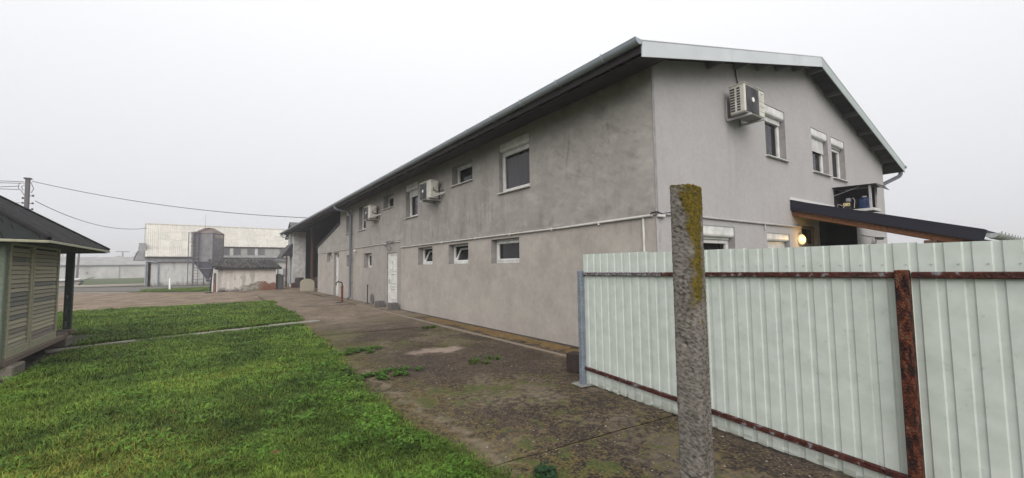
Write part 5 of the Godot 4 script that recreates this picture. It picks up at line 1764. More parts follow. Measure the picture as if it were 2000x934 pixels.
	for rep in 2:
		for q in seq:
			m = MB.new()
			var w: float = q[0] * 0.97
			if q[1] == 0:
				ring(m, x, x + w, 3.2, 4.06, 0.04, z, z + 0.04)
				var wn := obj("louvre_window", m, mat("grey_board"), o)
				for k in 8:
					var s := MB.new()
					s.box(Vector3(x + w / 2, 3.28 + k * 0.1, z + 0.02), Vector3(w - 0.09, 0.10, 0.012), Basis(Vector3.RIGHT, 0.6))
					obj("slat", s, lou, wn)
			else:
				m.bev(Vector3(x + w / 2, 3.63, z + 0.012), Vector3(w, 0.86, 0.03), 0.006)
				obj("panel", m, dirty if q[1] == 1 else white, o)
			x += q[0]
	m = MB.new()
	m.bev(Vector3((split + Ln) / 2, 3.1, z + 0.03), Vector3(Ln - split, 0.2, 0.05), 0.008)
	obj("sill_band", m, mat("barn_plaster"), o)
	# gutter pipe at the left front, box and lamp on the right wall
	m = MB.new()
	m.tube([Vector3(0.05, 2.5, 0.12), Vector3(0.75, 2.42, 0.05), Vector3(0.9, 2.2, -0.1), Vector3(0.9, 0.1, -0.1)], 0.07, 8)
	m.tube([Vector3(-0.05, 2.5, 0.1), Vector3(-0.05, 0.05, 0.1)], 0.05, 8)
	obj("downpipe", m, mat("gutter_zinc"), o)
	m = MB.new()
	m.bev(Vector3(12.65, 1.15, -0.12), Vector3(0.55, 0.95, 0.16), 0.015)
	obj("meter_cabinet", m, mat("cabinet_grey", Color(0.25, 0.27, 0.30), 0.6, texs["soft"], 0.8), o)
	m = MB.new()
	m.tube([Vector3(12.05, 0.75, -0.2), Vector3(12.05, 0.75, -0.05)], 0.14, 12)
	obj("vent_pipe", m, mat("dark_sheet"), o)
	# small projecting loft bay on the gable end
	m = MB.new()
	m.prism(pv([-0.95, 2.72, -0.1, 2.72, -0.1, 4.38, -0.62, 4.38, -0.68, 3.5]), -2.4, -0.5)
	m.bev(Vector3(-0.55, 2.66, -1.4), Vector3(0.95, 0.09, 2.1), 0.01)
	obj("loft_bay", m, mat("grey_board_pale", Color(0.36, 0.36, 0.375), 0.8, texs["soft"], 0.4), o)
	m = MB.new()
	m.tube([Vector3(-0.98, 2.7, -0.48), Vector3(-0.72, 3.5, -0.48), Vector3(-0.6, 3.52, -0.46)], 0.035, 6)
	obj("brace", m, mat("dark_sheet"), o)

func make_silo() -> void:
	var o := thing("feed_silo", "rusting grey square feed silo on legs with a caged ladder, before the barn", "silo", Vector3(-0.5, 0, -53.2), deg_to_rad(15.5))
	var steel := mat("silo_steel", Color(0.34, 0.34, 0.365), 0.55, ntex("silo", 0.01, Color(0.72, 0.70, 0.70), Color(1, 1, 1), 0, 512, 141), 0.35, null, 0.0, 0.35, texs["fine"], 0.5)
	var rusty := mat("silo_rust", Color(0.30, 0.235, 0.205), 0.7, texs["silo"], 0.4, null, 0.0, 0.1, texs["fine"], 0.5)
	var dark := mat("silo_dark", Color(0.13, 0.13, 0.165), 0.6, texs["silo"], 0.4)
	var P := func(k: int, r: float, y: float) -> Vector3:
		var a := TAU * k / 4.0
		return Vector3(cos(a) * r, y, -sin(a) * r)
	for k in 4:
		var m := MB.new()
		m.quad(P.call(k, 1.28, 2.45), P.call(k + 1, 1.28, 2.45), P.call(k + 1, 1.28, 5.3), P.call(k, 1.28, 5.3))
		obj("side_panel", m, steel, o)
		m = MB.new()
		m.quad(P.call(k, 0.2, 0.75), P.call(k + 1, 0.2, 0.75), P.call(k + 1, 1.28, 2.45), P.call(k, 1.28, 2.45))
		obj("hopper_panel", m, dark, o)
		m = MB.new()
		m.quad(P.call(k, 1.36, 5.28), P.call(k + 1, 1.36, 5.28), P.call(k + 1, 0.36, 5.86), P.call(k, 0.36, 5.86))
		obj("roof_panel", m, rusty, o)
		m = MB.new()
		m.tube([P.call(k, 1.36, 5.3), P.call(k, 0.36, 5.88)], 0.025, 6)
		m.tube([P.call(k, 1.30, 5.3), P.call(k + 1, 1.30, 5.3)], 0.03, 6)
		obj("rim_bar", m, dark, o)
		m = MB.new()
		m.tube([P.call(k, 1.30, 0.0), P.call(k, 1.30, 5.3)], 0.045, 6)
		obj("leg", m, rusty if k % 2 == 0 else dark, o)
		m = MB.new()
		for y in [0.65, 1.75, 2.45]: m.tube([P.call(k, 1.30, y), P.call(k + 1, 1.30, y)], 0.03, 6)
		obj("brace", m, mat("silo_brace", Color(0.22, 0.22, 0.24), 0.6), o)
	var m := MB.new()
	m.lathe([Vector2(0.36, 5.84), Vector2(0.29, 5.9), Vector2(0.0, 5.95)], 12)
	obj("lid", m, rusty, o)
	m = MB.new()
	m.lathe([Vector2(0.0, 0.4), Vector2(0.16, 0.4), Vector2(0.16, 0.76)], 10)
	m.bev(Vector3(0.1, 0.5, 0.1), Vector3(0.5, 0.25, 0.3), 0.02)
	obj("outlet", m, dark, o)
	m = MB.new()
	var q0: Vector3 = P.call(3, 1.28, 5.0); var q1: Vector3 = P.call(4, 1.28, 5.0)
	var dd := (q1 - q0).normalized()
	m.bev((q0 + q1) / 2 + dd * 0.08 + Vector3(-dd.z, 0, dd.x) * 0.03, Vector3(1.45, 0.34, 0.03), 0.006, Basis(dd, Vector3.UP, dd.cross(Vector3.UP)))
	obj("name_plate", m, mat("faded_plate", Color(0.42, 0.36, 0.31), 0.7, texs["fine"], 1.0), o)
	# ladder and its cage on the left part of the front left face
	var f0: Vector3 = P.call(2, 1.3, 0.0); var f1: Vector3 = P.call(3, 1.3, 0.0)
	var lx := (f1 - f0).normalized()
	var lz := lx.cross(Vector3.UP)
	var lo := f0.lerp(f1, 0.2) + lz * 0.12
	var F := Transform3D(Basis(lx, Vector3.UP, lz), lo)
	m = MB.new(); m.x = F
	for q in [-0.2, 0.2]: m.tube([Vector3(q, 0, 0), Vector3(q, 5.5, 0)], 0.03, 6)
	var lad := obj("ladder", m, dark, o)
	for i in 17:
		m = MB.new(); m.x = F
		m.tube([Vector3(-0.2, 0.35 + i * 0.3, 0), Vector3(0.2, 0.35 + i * 0.3, 0)], 0.02, 5)
		obj("rung", m, dark, lad)
	for y in [2.6, 3.3, 4.0, 4.7, 5.35]:
		m = MB.new(); m.x = F
		var pts := []
		for k in 11: pts.append(Vector3(-0.36 * cos(PI * k / 10.0), y, 0.62 * sin(PI * k / 10.0)))
		m.tube(pts, 0.022, 5)
		obj("cage_hoop", m, dark, lad)
	for q in [[-0.34, 0.15], [-0.2, 0.5], [0.0, 0.62], [0.2, 0.5], [0.34, 0.15]]:
		m = MB.new(); m.x = F
		m.tube([Vector3(q[0], 2.6, q[1]), Vector3(q[0], 5.35, q[1])], 0.02, 5)
		obj("cage_bar", m, dark, lad)
	m = MB.new(); m.x = F
	m.tube([Vector3(-0.62, 0, 0.2), Vector3(-0.62, 5.35, 0.2)], 0.035, 6)
	m.tube([Vector3(-0.62, 5.3, 0.2), Vector3(0.3, 5.3, 0.0)], 0.03, 6)
	m.tube([Vector3(-0.62, 4.4, 0.2), Vector3(0.3, 4.4, 0.0)], 0.03, 6)
	obj("stand_pipe", m, dark, o)
	m = MB.new(); m.x = F
	m.tube([Vector3(0.0, 5.4, -0.1), Vector3(0.75, 5.85, -0.7)], 0.025, 6)
	m.tube([Vector3(0.15, 5.4, -0.02), Vector3(0.85, 5.9, -0.6)], 0.025, 6)
	obj("roof_rail", m, dark, o)
	m = MB.new()
	m.tube([Vector3(-0.42, 5.6, 0.3), Vector3(-0.42, 7.3, 0.3)], 0.012, 5)
	obj("lightning_rod", m, dark, o)

func cable(a: Vector3, b: Vector3, sag: float, r: float, label: String, grp := "overhead cables") -> void:
	var m := MB.new()
	var pts := []
	for i in 25:
		var u := i / 24.0
		pts.append(a.lerp(b, u) - a - Vector3.UP * sag * 4.0 * u * (1.0 - u))
	m.tube(pts, r, 5)
	var o := obj("overhead_cable", m, mat("cable_grey", Color(0.07, 0.07, 0.075), 0.7))
	o.position = a
	tag(o, label, "cable", grp)

func bare_tree(at: Vector3, h: float, seed_: int, label: String, spread := 0.5, tint := Color(0.10, 0.085, 0.085)) -> void:
	var o := thing("bare_tree", label, "tree", at, 0.0, "leafless trees in the fog")
	var r := RandomNumberGenerator.new()
	r.seed = seed_
	var trunk := MB.new(); var crown := MB.new()
	var grow := func(me: Callable, p: Vector3, d: Vector3, len_: float, rad: float, lv: int) -> void:
		var q := p + d * len_ * 0.5 + Vector3(r.randf_range(-1, 1), 0, r.randf_range(-1, 1)) * len_ * 0.06
		var e := p + d * len_
		(trunk if lv < 1 else crown).tube([p, q, e], [rad, rad * 0.85, rad * 0.65], 5 if lv < 2 else 3, false)
		if lv >= 5: return
		var n := 3 if lv < 4 else 4
		for i in n:
			var nd := (d + Vector3(r.randf_range(-1, 1), r.randf_range(-0.1, 0.8), r.randf_range(-1, 1)) * (spread + 0.12 * lv)).normalized()
			me.call(me, p.lerp(e, r.randf_range(0.55, 1.0)), nd, len_ * r.randf_range(0.55, 0.8), rad * 0.6, lv + 1)
	grow.call(grow, Vector3.ZERO, Vector3.UP, h * 0.32, h * 0.022, 0)
	var bm := mat("bark_%d" % int(tint.r * 1000), tint, 0.95)
	obj("trunk", trunk, bm, o)
	obj("crown", crown, bm, o)

func make_far_things() -> void:
	# long low white building far behind, its annexe gable, bank of grass
	var o := thing("long_stable", "long low white building far off in the fog with grey roof", "building", Vector3(-60, 0, -124), 0.0)
	var m := MB.new()
	m.span(Vector3(0, 0, -8), Vector3(56, 2.95, 0))
	obj("wall", m, mat("far_white", Color(0.74, 0.74, 0.72), 0.93, texs["soft"], 0.08, null, 0.0, 0.0, texs["fine"], 0.2), o)
	m = MB.new()
	m.prism(pv([-0.5, 2.95, 8.5, 2.95, 4.0, 4.75]), 0.0, 56.6, Transform3D(Basis(Vector3(0, 0, -1), Vector3.UP, Vector3.RIGHT), Vector3(-0.3, 0, 0)))
	obj("roof", m, mat("far_roof", Color(0.46, 0.455, 0.45), 0.93, texs["soft"], 0.1, null, 0.0, 0.0, texs["fine"], 0.3), o)
	m = MB.new()
	m.bev(Vector3(28, 2.86, 0.35), Vector3(56.6, 0.14, 0.14), 0.03)
	m.tube([Vector3(43.2, 2.9, 0.2), Vector3(43.2, 0, 0.12)], 0.07, 6)
	obj("gutter", m, mat("gutter_zinc"), o)
	m = MB.new()
	m.bev(Vector3(38.2, 1.25, 0.02), Vector3(0.4, 0.5, 0.06), 0.01)
	obj("vent", m, mat("grey_board"), o)
	var band := rough_edge(pv([-60, -75, -24, -76, -10, -73, -6.5, -62, -6.5, -123.5, -60, -123.5]), 0.6, 2.0, 15)
	struct("far_meadow", flat(band, -0.008), mat("meadow", Color(0.10, 0.13, 0.065), 0.95, texs["field"], 0.1, texs["n_grit"], 0.6))
	# concrete pit with a slanting lid
	o = thing("concrete_pit", "low pale concrete pit with a slanting lid on the far bank", "pit", Vector3(-15.5, 0, -66.5), deg_to_rad(4.0))
	m = MB.new()
	m.prism(pv([-3.5, 0, 3.0, 0, 3.3, 0.42, 2.6, 0.62, -3.5, 0.4]), -3.0, 0.0)
	obj("basin", m, mat("pale_concrete"), o)
	m = MB.new()
	m.bev(Vector3(-0.2, 0.62, -1.4), Vector3(6.6, 0.06, 3.2), 0.015, Basis(Vector3.BACK, 0.035) * Basis(Vector3.RIGHT, 0.06))
	m.bev(Vector3(3.6, 0.72, -1.4), Vector3(1.3, 0.06, 3.0), 0.015, Basis(Vector3.BACK, 0.32))
	obj("lid", m, mat("lid_pale", Color(0.52, 0.52, 0.52), 0.6, texs["soft"], 0.3), o)
	m = MB.new()
	m.bev(Vector3(0, 0.12, 0), Vector3(6.0, 0.24, 0.6), 0.05)
	var kb := obj("concrete_edging", m, mat("pale_concrete"))
	kb.position = Vector3(-8.6, 0, -58.6)
	tag(kb, "low concrete edging left of the barn corner", "edging")
	# poles
	o = thing("utility_pole", "weathered grey utility pole with steps and cables rising behind the green pavilion", "pole", Vector3(-10.85, 0, -43.68))
	m = MB.new()
	m.bev(Vector3(-0.02, 4.1, 0), Vector3(0.21, 8.2, 0.25), 0.02, Basis(Vector3.BACK, 0.008))
	obj("shaft", m, mat("pole_grey", Color(0.15, 0.135, 0.145), 0.9, texs["fine"], 1.0), o)
	m = MB.new()
	m.bev(Vector3(-0.05, 8.22, 0), Vector3(0.36, 0.09, 0.36), 0.01)
	obj("cap", m, mat("dark_sheet"), o)
	for q in [[7.0, 1], [6.8, -1], [6.46, 1], [6.46, -1], [6.04, 1], [6.04, -1]]:
		m = MB.new()
		m.tube([Vector3(0.08 * q[1], q[0], 0), Vector3(0.3 * q[1], q[0], 0)], 0.025, 6)
		m.tube([Vector3(0.24 * q[1], q[0] - 0.05, 0), Vector3(0.24 * q[1], q[0] + 0.08, 0)], 0.05, 8)
		obj("insulator", m, mat("dark_sheet"), o)
	m = MB.new()
	m.tube([Vector3(-0.1, 7.87, 0.1), Vector3(-0.42, 7.85, 0.1), Vector3(-0.46, 7.5, 0.1), Vector3(-0.3, 7.3, 0.1), Vector3(-0.15, 7.0, 0.1)], 0.02, 5)
	m.tube([Vector3(0.12, 7.95, 0.1), Vector3(0.28, 7.5, 0.1), Vector3(0.16, 7.2, 0.1)], 0.02, 5)
	m.tube([Vector3(-0.15, 7.74, 0.1), Vector3(-0.32, 7.6, 0.1), Vector3(-0.22, 7.35, 0.1)], 0.02, 5)
	obj("cable_loop", m, mat("cable_grey", Color(0.07, 0.07, 0.075), 0.7), o)
	cable(Vector3(-10.7, 8.06, -43.7), Vector3(5.0, 4.98, -30.6), 0.45, 0.022, "cable from the utility pole to the eaves of the plaster building")
	cable(Vector3(-10.5, 6.66, -43.7), Vector3(-5.6, 5.85, -55.3), 0.75, 0.024, "cable sagging from the utility pole to the barn gable")
	cable(Vector3(-11.1, 7.98, -43.7), Vector3(-45, 9.5, -43.0), 0.9, 0.022, "uppermost cable leaving the utility pole to the left")
	cable(Vector3(-11.2, 7.86, -43.7), Vector3(-45, 7.2, -40.0), 0.6, 0.022, "second cable leaving the utility pole to the left")
	cable(Vector3(-11.3, 7.4, -43.7), Vector3(-45, 8.2, -44.5), 0.5, 0.022, "third cable leaving the utility pole to the left")
	cable(Vector3(-11.3, 7.65, -43.7), Vector3(-30, 3.5, -36.0), 0.1, 0.022, "steep cable crossing the others left of the utility pole")
	cable(Vector3(-11.2, 6.47, -43.7), Vector3(-45, 5.2, -43.0), 0.3, 0.018, "lowest cable running left behind the pavilion roof")
	o = thing("far_pole", "thin grey pole standing before the far white building", "pole", Vector3(-22.9, 0, -122.0))
	m = MB.new()
	m.tube([Vector3.ZERO, Vector3(0.2, 8.2, 0)], [0.2, 0.15], 8)
	obj("shaft", m, mat("pole_grey"), o)
	o = thing("far_t_pole", "far electricity pole with a crossbar in the fog", "pole", Vector3(-39.6, 0, -300.0))
	m = MB.new()
	m.tube([Vector3.ZERO, Vector3(0, 12.0, 0)], [0.4, 0.3], 8)
	obj("shaft", m, mat("pole_grey"), o)
	m = MB.new()
	m.bev(Vector3(0, 11.8, 0), Vector3(5.4, 0.4, 0.3), 0.02)
	obj("crossbar", m, mat("pole_grey"), o)
	bare_tree(Vector3(-24.5, 0, -112), 7.8, 3, "reddish bare tree at the left end of the far white building", 0.7, Color(0.17, 0.11, 0.105))
	bare_tree(Vector3(-63.8, 0, -380), 16.0, 4, "bare tree above the roof of the far white building, left one", 0.6)
	bare_tree(Vector3(-53.0, 0, -384), 15.0, 5, "small bare tree above the middle of the far roof", 0.6)
	bare_tree(Vector3(-43.0, 0, -379), 19.5, 6, "tall narrow bare tree right of the far electricity pole", 0.35)
	bare_tree(Vector3(28.0, 0, -326), 33.5, 7, "bare tree faint over the right end of the barn roof", 0.6)
	bare_tree(Vector3(-75.0, 0, -375), 18.0, 8, "bare tree mostly hidden behind the pavilion post", 0.6)
	# building behind the far end of the long one
	o = thing("grey_roof_house", "house with grey gable roof peeping over the far end of the plaster building", "house", Vector3(6.75, 0, -50))
	m = MB.new()
	m.prism(pv([-3.0, 0, 3.0, 0, 3.0, 5.0, 0, 6.4, -3.0, 5.0]), 0.0, 9.0, Transform3D(Basis(Vector3(0, 0, -1), Vector3.UP, Vector3.RIGHT), Vector3.ZERO))
	obj("wall", m, mat("barn_plaster"), o)
	for s in [-1.0, 1.0]:
		m = MB.new()
		m.bev(Vector3(4.4, 5.72, 1.7 * s), Vector3(9.4, 0.08, 3.85), 0.02, Basis(Vector3.RIGHT, 0.437 * s))
		obj("roof", m, mat("slate_grey", Color(0.12, 0.115, 0.125), 0.8, texs["fine"], 0.5), o)
	# lean-to by the far pillar
	o = thing("small_lean_to", "small dark lean-to roof on a brown post at the far end of the building", "lean-to", Vector3(5.2, 0, -41.2))
	m = MB.new()
	var c := 0.95
	m.bev(Vector3(-0.1, 3.18, -1.0), Vector3(1.42, 0.06, 3.2), 0.01, Basis(Vector3.BACK, c))
	m.bev(Vector3(-0.08, 3.1, 0.58), Vector3(1.42, 0.12, 0.03), 0.005, Basis(Vector3.BACK, c))
	m.prism(pv([-0.5, 2.66, 0.34, 2.66, 0.34, 3.78]), 0.5, 0.55)
	obj("roof", m, mat("dark_sheet"), o)
	m = MB.new()
	m.bev(Vector3(-0.1, 1.33, 0.4), Vector3(0.11, 2.66, 0.11), 0.01)
	obj("post", m, mat("red_timber"), o)

# ------------------------------------------------------------------ small things
func ac_unit(T: Transform3D, label: String, hose: bool) -> void:   # T: middle of the back of the unit on the wall; x right, y up, z outward
	var o := thing("air_conditioner", label, "air conditioner", T.origin, 0.0, "outdoor air conditioner units on the walls")
	var ivory := mat("ivory_case", Color(0.60, 0.585, 0.535), 0.45, texs["soft"], 1.0)
	var dark := mat("grille_dark", Color(0.045, 0.043, 0.05), 0.55)
	var w := 0.78; var h := 0.54; var d := 0.29; var zb := 0.13
	var m := mbw(o, T)
	m.bev(Vector3(0, 0, zb + d / 2), Vector3(w, h, d), 0.022)
	var cs := obj("casing", m, ivory, o)
	m = mbw(o, T)
	m.bev(Vector3(0, h / 2 + 0.004, zb + d / 2), Vector3(w + 0.012, 0.02, d + 0.012), 0.008)
	obj("lid", m, ivory, cs)
	# fan opening on the left two thirds of the front
	var fc := Vector3(-0.115, -0.005, zb + d)
	m = mbw(o, T)
	m.bev(fc + Vector3(0, 0, -0.001), Vector3(0.49, 0.49, 0.012), 0.005)
	var fan := obj("fan_recess", m, dark, o)
	m = mbw(o, T)
	for k in 9:
		var pts := []
		var r := 0.045 + k * 0.0225
		for i in 25: pts.append(fc + Vector3(cos(TAU * i / 24.0) * r, sin(TAU * i / 24.0) * r, 0.012))
		m.tube(pts, 0.0028, 4, false)
	for i in 8:
		var a := TAU * i / 8.0
		m.tube([fc + Vector3(cos(a) * 0.04, sin(a) * 0.04, 0.012), fc + Vector3(cos(a) * 0.235, sin(a) * 0.235, 0.010)], 0.0032, 4, false)
	obj("grille", m, mat("grille_grey", Color(0.13, 0.125, 0.13), 0.5), fan)
	m = mbw(o, T)
	m.tube([fc + Vector3(0, 0, 0.004), fc + Vector3(0, 0, 0.02)], 0.045, 16)
	obj("hub_badge", m, mat("white_badge", Color(0.75, 0.75, 0.75), 0.4), fan)
	# plain service panel on the right with three seams
	m = mbw(o, T)
	for y in [-0.16, -0.06, 0.04]: m.bev(Vector3(0.265, y, zb + d + 0.001), Vector3(0.21, 0.006, 0.006), 0.002)
	m.bev(Vector3(0.145, 0, zb + d + 0.001), Vector3(0.006, 0.5, 0.006), 0.002)
	obj("panel_seams", m, mat("seam_grey", Color(0.33, 0.32, 0.30), 0.6), cs)
	m = mbw(o, T)
	for i in 4:
		var pts := []
		for k in 9: pts.append(Vector3(0.27 + cos(TAU * k / 8.0) * 0.018 + i * 0.018 - 0.03, 0.19 + sin(TAU * k / 8.0) * 0.012, zb + d + 0.002))
		m.tube(pts, 0.0018, 4, false)
	obj("emblem", m, mat("seam_grey"), cs)
	# louvre slots in the left end
	m = mbw(o, T)
	for c in 2:
		for i in 9: m.bev(Vector3(-w / 2 - 0.001, 0.2 - i * 0.051, zb + 0.06 + c * 0.11), Vector3(0.008, 0.036, 0.085 if c == 0 else 0.062), 0.003)
	obj("side_slots", m, dark, cs)
	# base tray with embossing, wall brackets
	m = mbw(o, T)
	m.bev(Vector3(0, -h / 2 - 0.006, zb + d / 2), Vector3(w - 0.02, 0.014, d - 0.02), 0.004)
	obj("base_tray", m, mat("tray_grey", Color(0.2, 0.195, 0.185), 0.6), cs)
	for x in [-0.27, 0.27]:
		m = mbw(o, T)
		m.bev(Vector3(x, -h / 2 - 0.035, 0.23), Vector3(0.035, 0.04, 0.46), 0.006)
		m.bev(Vector3(x, -h / 2 + 0.16, 0.012), Vector3(0.035, 0.42, 0.024), 0.005)
		m.tube([Vector3(x, -h / 2 - 0.02, zb + 0.05), Vector3(x, -h / 2 - 0.01, zb + 0.05)], 0.03, 8)
		obj("bracket", m, mat("bracket_grey", Color(0.42, 0.42, 0.43), 0.5), o)
	if hose:
		m = mbw(o, T)
		m.bev(Vector3(w / 2 + 0.012, 0.06, zb + 0.17), Vector3(0.03, 0.2, 0.14), 0.012)
		obj("valve_cover", m, ivory, cs)
		m = mbw(o, T)
		m.tube([Vector3(w / 2 + 0.02, 0.05, zb + 0.2), Vector3(w / 2 + 0.05, -0.04, zb + 0.18), Vector3(w / 2 + 0.08, -0.08, zb + 0.1), Vector3(w / 2 + 0.08, -0.05, 0.04), Vector3(w / 2 + 0.06, 0.0, 0.0)], 0.013, 6)
		obj("cable", m, mat("black_rubber"), o)
		m = mbw(o, T)
		m.tube([Vector3(w / 2 + 0.0, -0.15, zb + 0.15), Vector3(w / 2 + 0.06, -0.16, zb + 0.12), Vector3(w / 2 + 0.12, -0.1, 0.04), Vector3(w / 2 + 0.13, -0.07, 0.0)], 0.016, 6)
		m.tube([Vector3(w / 2 + 0.0, -0.2, zb + 0.13), Vector3(w / 2 + 0.07, -0.2, zb + 0.1), Vector3(w / 2 + 0.14, -0.13, 0.03), Vector3(w / 2 + 0.14, -0.1, 0.0)], 0.016, 6)
		obj("insulated_pipes", m, mat("white_pipe"), o)

func make_small_things() -> void:
	var tl := Basis(Vector3(0, 0, 1), Vector3.UP, Vector3(-1, 0, 0))
	ac_unit(Transform3D(Basis(), Vector3(8.24, 4.635, ZG)), "cream outdoor air conditioner on the gable wall beside a window", false)
	ac_unit(Transform3D(tl, Vector3(XW, 3.945, -11.93)), "outdoor air conditioner in the middle of the long wall, nearer of the two there", true)
	ac_unit(Transform3D(tl, Vector3(XW, 3.93, -17.9)), "far outdoor air conditioner on the long wall next to the downpipe", true)
	# lit bulkhead lamp beside the gable door
	var T := Transform3D(Basis(Vector3.UP, -0.3), Vector3(11.06, 2.11, ZG + 0.01))
	var o := thing("wall_lamp", "lit oval bulkhead lamp glowing warm beside the gable door", "lamp", T.origin)
	var m := mbw(o, T)
	m.lathe([Vector2(0.0, 0.0), Vector2(0.13, 0.0), Vector2(0.135, 0.03), Vector2(0.115, 0.05), Vector2(0.10, 0.05)], 20, Transform3D(Basis(Vector3.RIGHT, Vector3(0, 0, 1), Vector3(0, -1, 0)).scaled(Vector3(1, 1, 1)), Vector3.ZERO))
	obj("housing", m, mat("lamp_rim", Color(0.45, 0.42, 0.36), 0.5), o)
	m = mbw(o, T)
	m.lathe([Vector2(0.105, 0.03), Vector2(0.095, 0.065), Vector2(0.06, 0.09), Vector2(0.0, 0.10)], 20, Transform3D(Basis(Vector3.RIGHT, Vector3(0, 0, 1), Vector3(0, -1, 0)), Vector3.ZERO))
	var gm := StandardMaterial3D.new()
	gm.resource_name = "lamp_glass"
	gm.albedo_color = L(0.8, 0.7, 0.4)
	gm.roughness = 0.3
	gm.emission_enabled = true
	gm.emission = Color(1.0, 0.80, 0.42)
	gm.emission_energy_multiplier = 1.3
	obj("lamp_glass", m, gm, o)
	var om := OmniLight3D.new()
	om.name = "lamp_light"
	om.light_color = Color(1.0, 0.78, 0.42)
	om.light_energy = 0.06
	om.light_size = 0.08
	om.omni_range = 12.0
	om.omni_attenuation = 2.0
	om.shadow_enabled = true
	o.add_child(om)
	om.position = T.basis * Vector3(0, 0, 0.22)
	# unlit floodlight over the near white door
	o = thing("floodlight", "small unlit floodlight with dangling cable above the near white door", "lamp", Vector3(XW, 2.5, -16.3))
	m = mbw(o)
	m.bev(Vector3(5.5, 2.47, -16.3), Vector3(0.12, 0.10, 0.16), 0.02, Basis(Vector3.BACK, 0.5))
	m.tube([Vector3(5.65, 2.55, -16.3), Vector3(5.56, 2.54, -16.3), Vector3(5.52, 2.5, -16.3)], 0.014, 6)
	obj("head", m, mat("lamp_grey", Color(0.16, 0.155, 0.16), 0.5), o)
	m = mbw(o)
	m.tube([Vector3(5.62, 2.58, -16.6), Vector3(5.56, 2.62, -16.2), Vector3(5.58, 2.56, -15.9), Vector3(5.62, 2.59, -15.75)], 0.012, 6)
	m.tube([Vector3(5.53, 2.45, -16.25), Vector3(5.52, 2.3, -16.2), Vector3(5.55, 2.22, -16.05), Vector3(5.6, 2.3, -15.95), Vector3(5.6, 2.4, -16.0)], 0.009, 6)
	obj("cable", m, mat("black_rubber"), o)
	o = thing("sensor_lamp", "small white round sensor lamp beside the downpipe", "lamp", Vector3(XW, 2.42, -21.05))
	m = mbw(o)
	m.lathe([Vector2(0.0, -0.07), Vector2(0.06, -0.05), Vector2(0.08, 0.0), Vector2(0.07, 0.06), Vector2(0.0, 0.07)], 14, Transform3D(Basis(), Vector3(5.58, 2.42, -21.05)))
	obj("globe", m, mat("white_sill"), o)
	m = mbw(o)
	m.bev(Vector3(5.645, 2.42, -21.05), Vector3(0.05, 0.1, 0.1), 0.01)
	obj("base", m, mat("white_sill"), o)
	o = thing("security_camera", "small dark camera on a bracket low on the right of the gable", "camera", Vector3(16.35, 2.22, ZG))
	m = mbw(o)
	m.bev(Vector3(16.5, 2.27, ZG + 0.16), Vector3(0.09, 0.08, 0.22), 0.015, Basis(Vector3.UP, 0.9))
	obj("body", m, mat("black_rubber"), o)
	m = mbw(o)
	m.tube([Vector3(16.33, 2.12, ZG), Vector3(16.33, 2.13, ZG + 0.1), Vector3(16.38, 2.25, ZG + 0.12)], 0.022, 6)
	obj("bracket", m, mat("lamp_grey"), o)
	o = thing("meter_box", "black box on the gable wall just above the fence top", "box", Vector3(16.5, 1.8, ZG))
	m = mbw(o)
	m.bev(Vector3(16.55, 1.8, ZG + 0.07), Vector3(0.6, 0.4, 0.14), 0.015)
	obj("case", m, mat("dark_sheet"), o)
	m = mbw(o)
	m.bev(Vector3(16.55, 2.02, ZG + 0.08), Vector3(0.7, 0.02, 0.2), 0.004)
	obj("lid", m, mat("dark_sheet"), o)

	# concrete blocks by the near door
	var blk := mat("grey_block", Color(0.15, 0.14, 0.14), 0.95, texs["fine"], 1.2, texs["n_grit"], 0.7)
	for q in [[5.42, -16.72, 0.27, 0.25, 0.28, "grey concrete block left of the near white door, taller one"], [5.44, -17.05, 0.2, 0.2, 0.22, "smaller pale concrete block farthest left of the near white door"], [5.42, -15.22, 0.3, 0.27, 0.3, "grey concrete block right of the near white door"]]:
		m = MB.new()
		m.bev(Vector3(0, q[3] / 2, 0), Vector3(q[2], q[3], q[4]), 0.015)
		var k := obj("concrete_block", m, blk if q[2] > 0.25 else mat("old_block"))
		k.position = Vector3(q[0], 0.02, q[1])
		k.rotation.y = rng.randf_range(-0.1, 0.1)
		tag(k, q[5], "block", "concrete blocks by the door")
	# rusty box beside the end post
	m = MB.new()
	m.bev(Vector3(0, 0.14, 0), Vector3(0.2, 0.28, 0.3), 0.012)
	m.bev(Vector3(-0.105, 0.14, 0), Vector3(0.01, 0.2, 0.22), 0.004)
	var rb := obj("rusty_box", m, mat("rust_box", Color(0.06, 0.042, 0.038), 0.9, texs["fine"], 1.4, texs["n_grit"], 0.6, 0.0, texs["soft"], 1.2))
	rb.position = Vector3(4.42, 0.015, -4.55)
	rb.rotation.y = 0.25
	tag(rb, "dark rusty box behind the foot of the blue grey fence post", "box")
	# red standpipe with tap
	o = thing("standpipe", "red standpipe with a bent black tap in the concrete yard", "tap", Vector3(4.8, 0, -20.16))
	m = MB.new()
	m.tube([Vector3(0, 0, 0), Vector3(0, 0.78, 0)], 0.05, 10)
	m.tube([Vector3(0, 0.70, 0), Vector3(0, 0.74, 0)], 0.058, 10)
	obj("pipe", m, mat("old_red", Color(0.16, 0.04, 0.032), 0.7, texs["fine"], 1.5), o)
	m = MB.new()
	m.tube([Vector3(0, 0.78, 0), Vector3(0, 0.9, 0), Vector3(-0.04, 0.94, 0.01), Vector3(-0.2, 0.97, 0.04), Vector3(-0.27, 0.93, 0.05), Vector3(-0.28, 0.8, 0.05)], 0.026, 8)
	m.bev(Vector3(-0.17, 1.0, 0.03), Vector3(0.04, 0.05, 0.04), 0.01)
	obj("tap", m, mat("black_rubber"), o)
	m = MB.new()
	m.bev(Vector3(-0.12, 0.03, 0.0), Vector3(0.26, 0.05, 0.1), 0.01)
	obj("foot", m, mat("dark_sheet"), o)
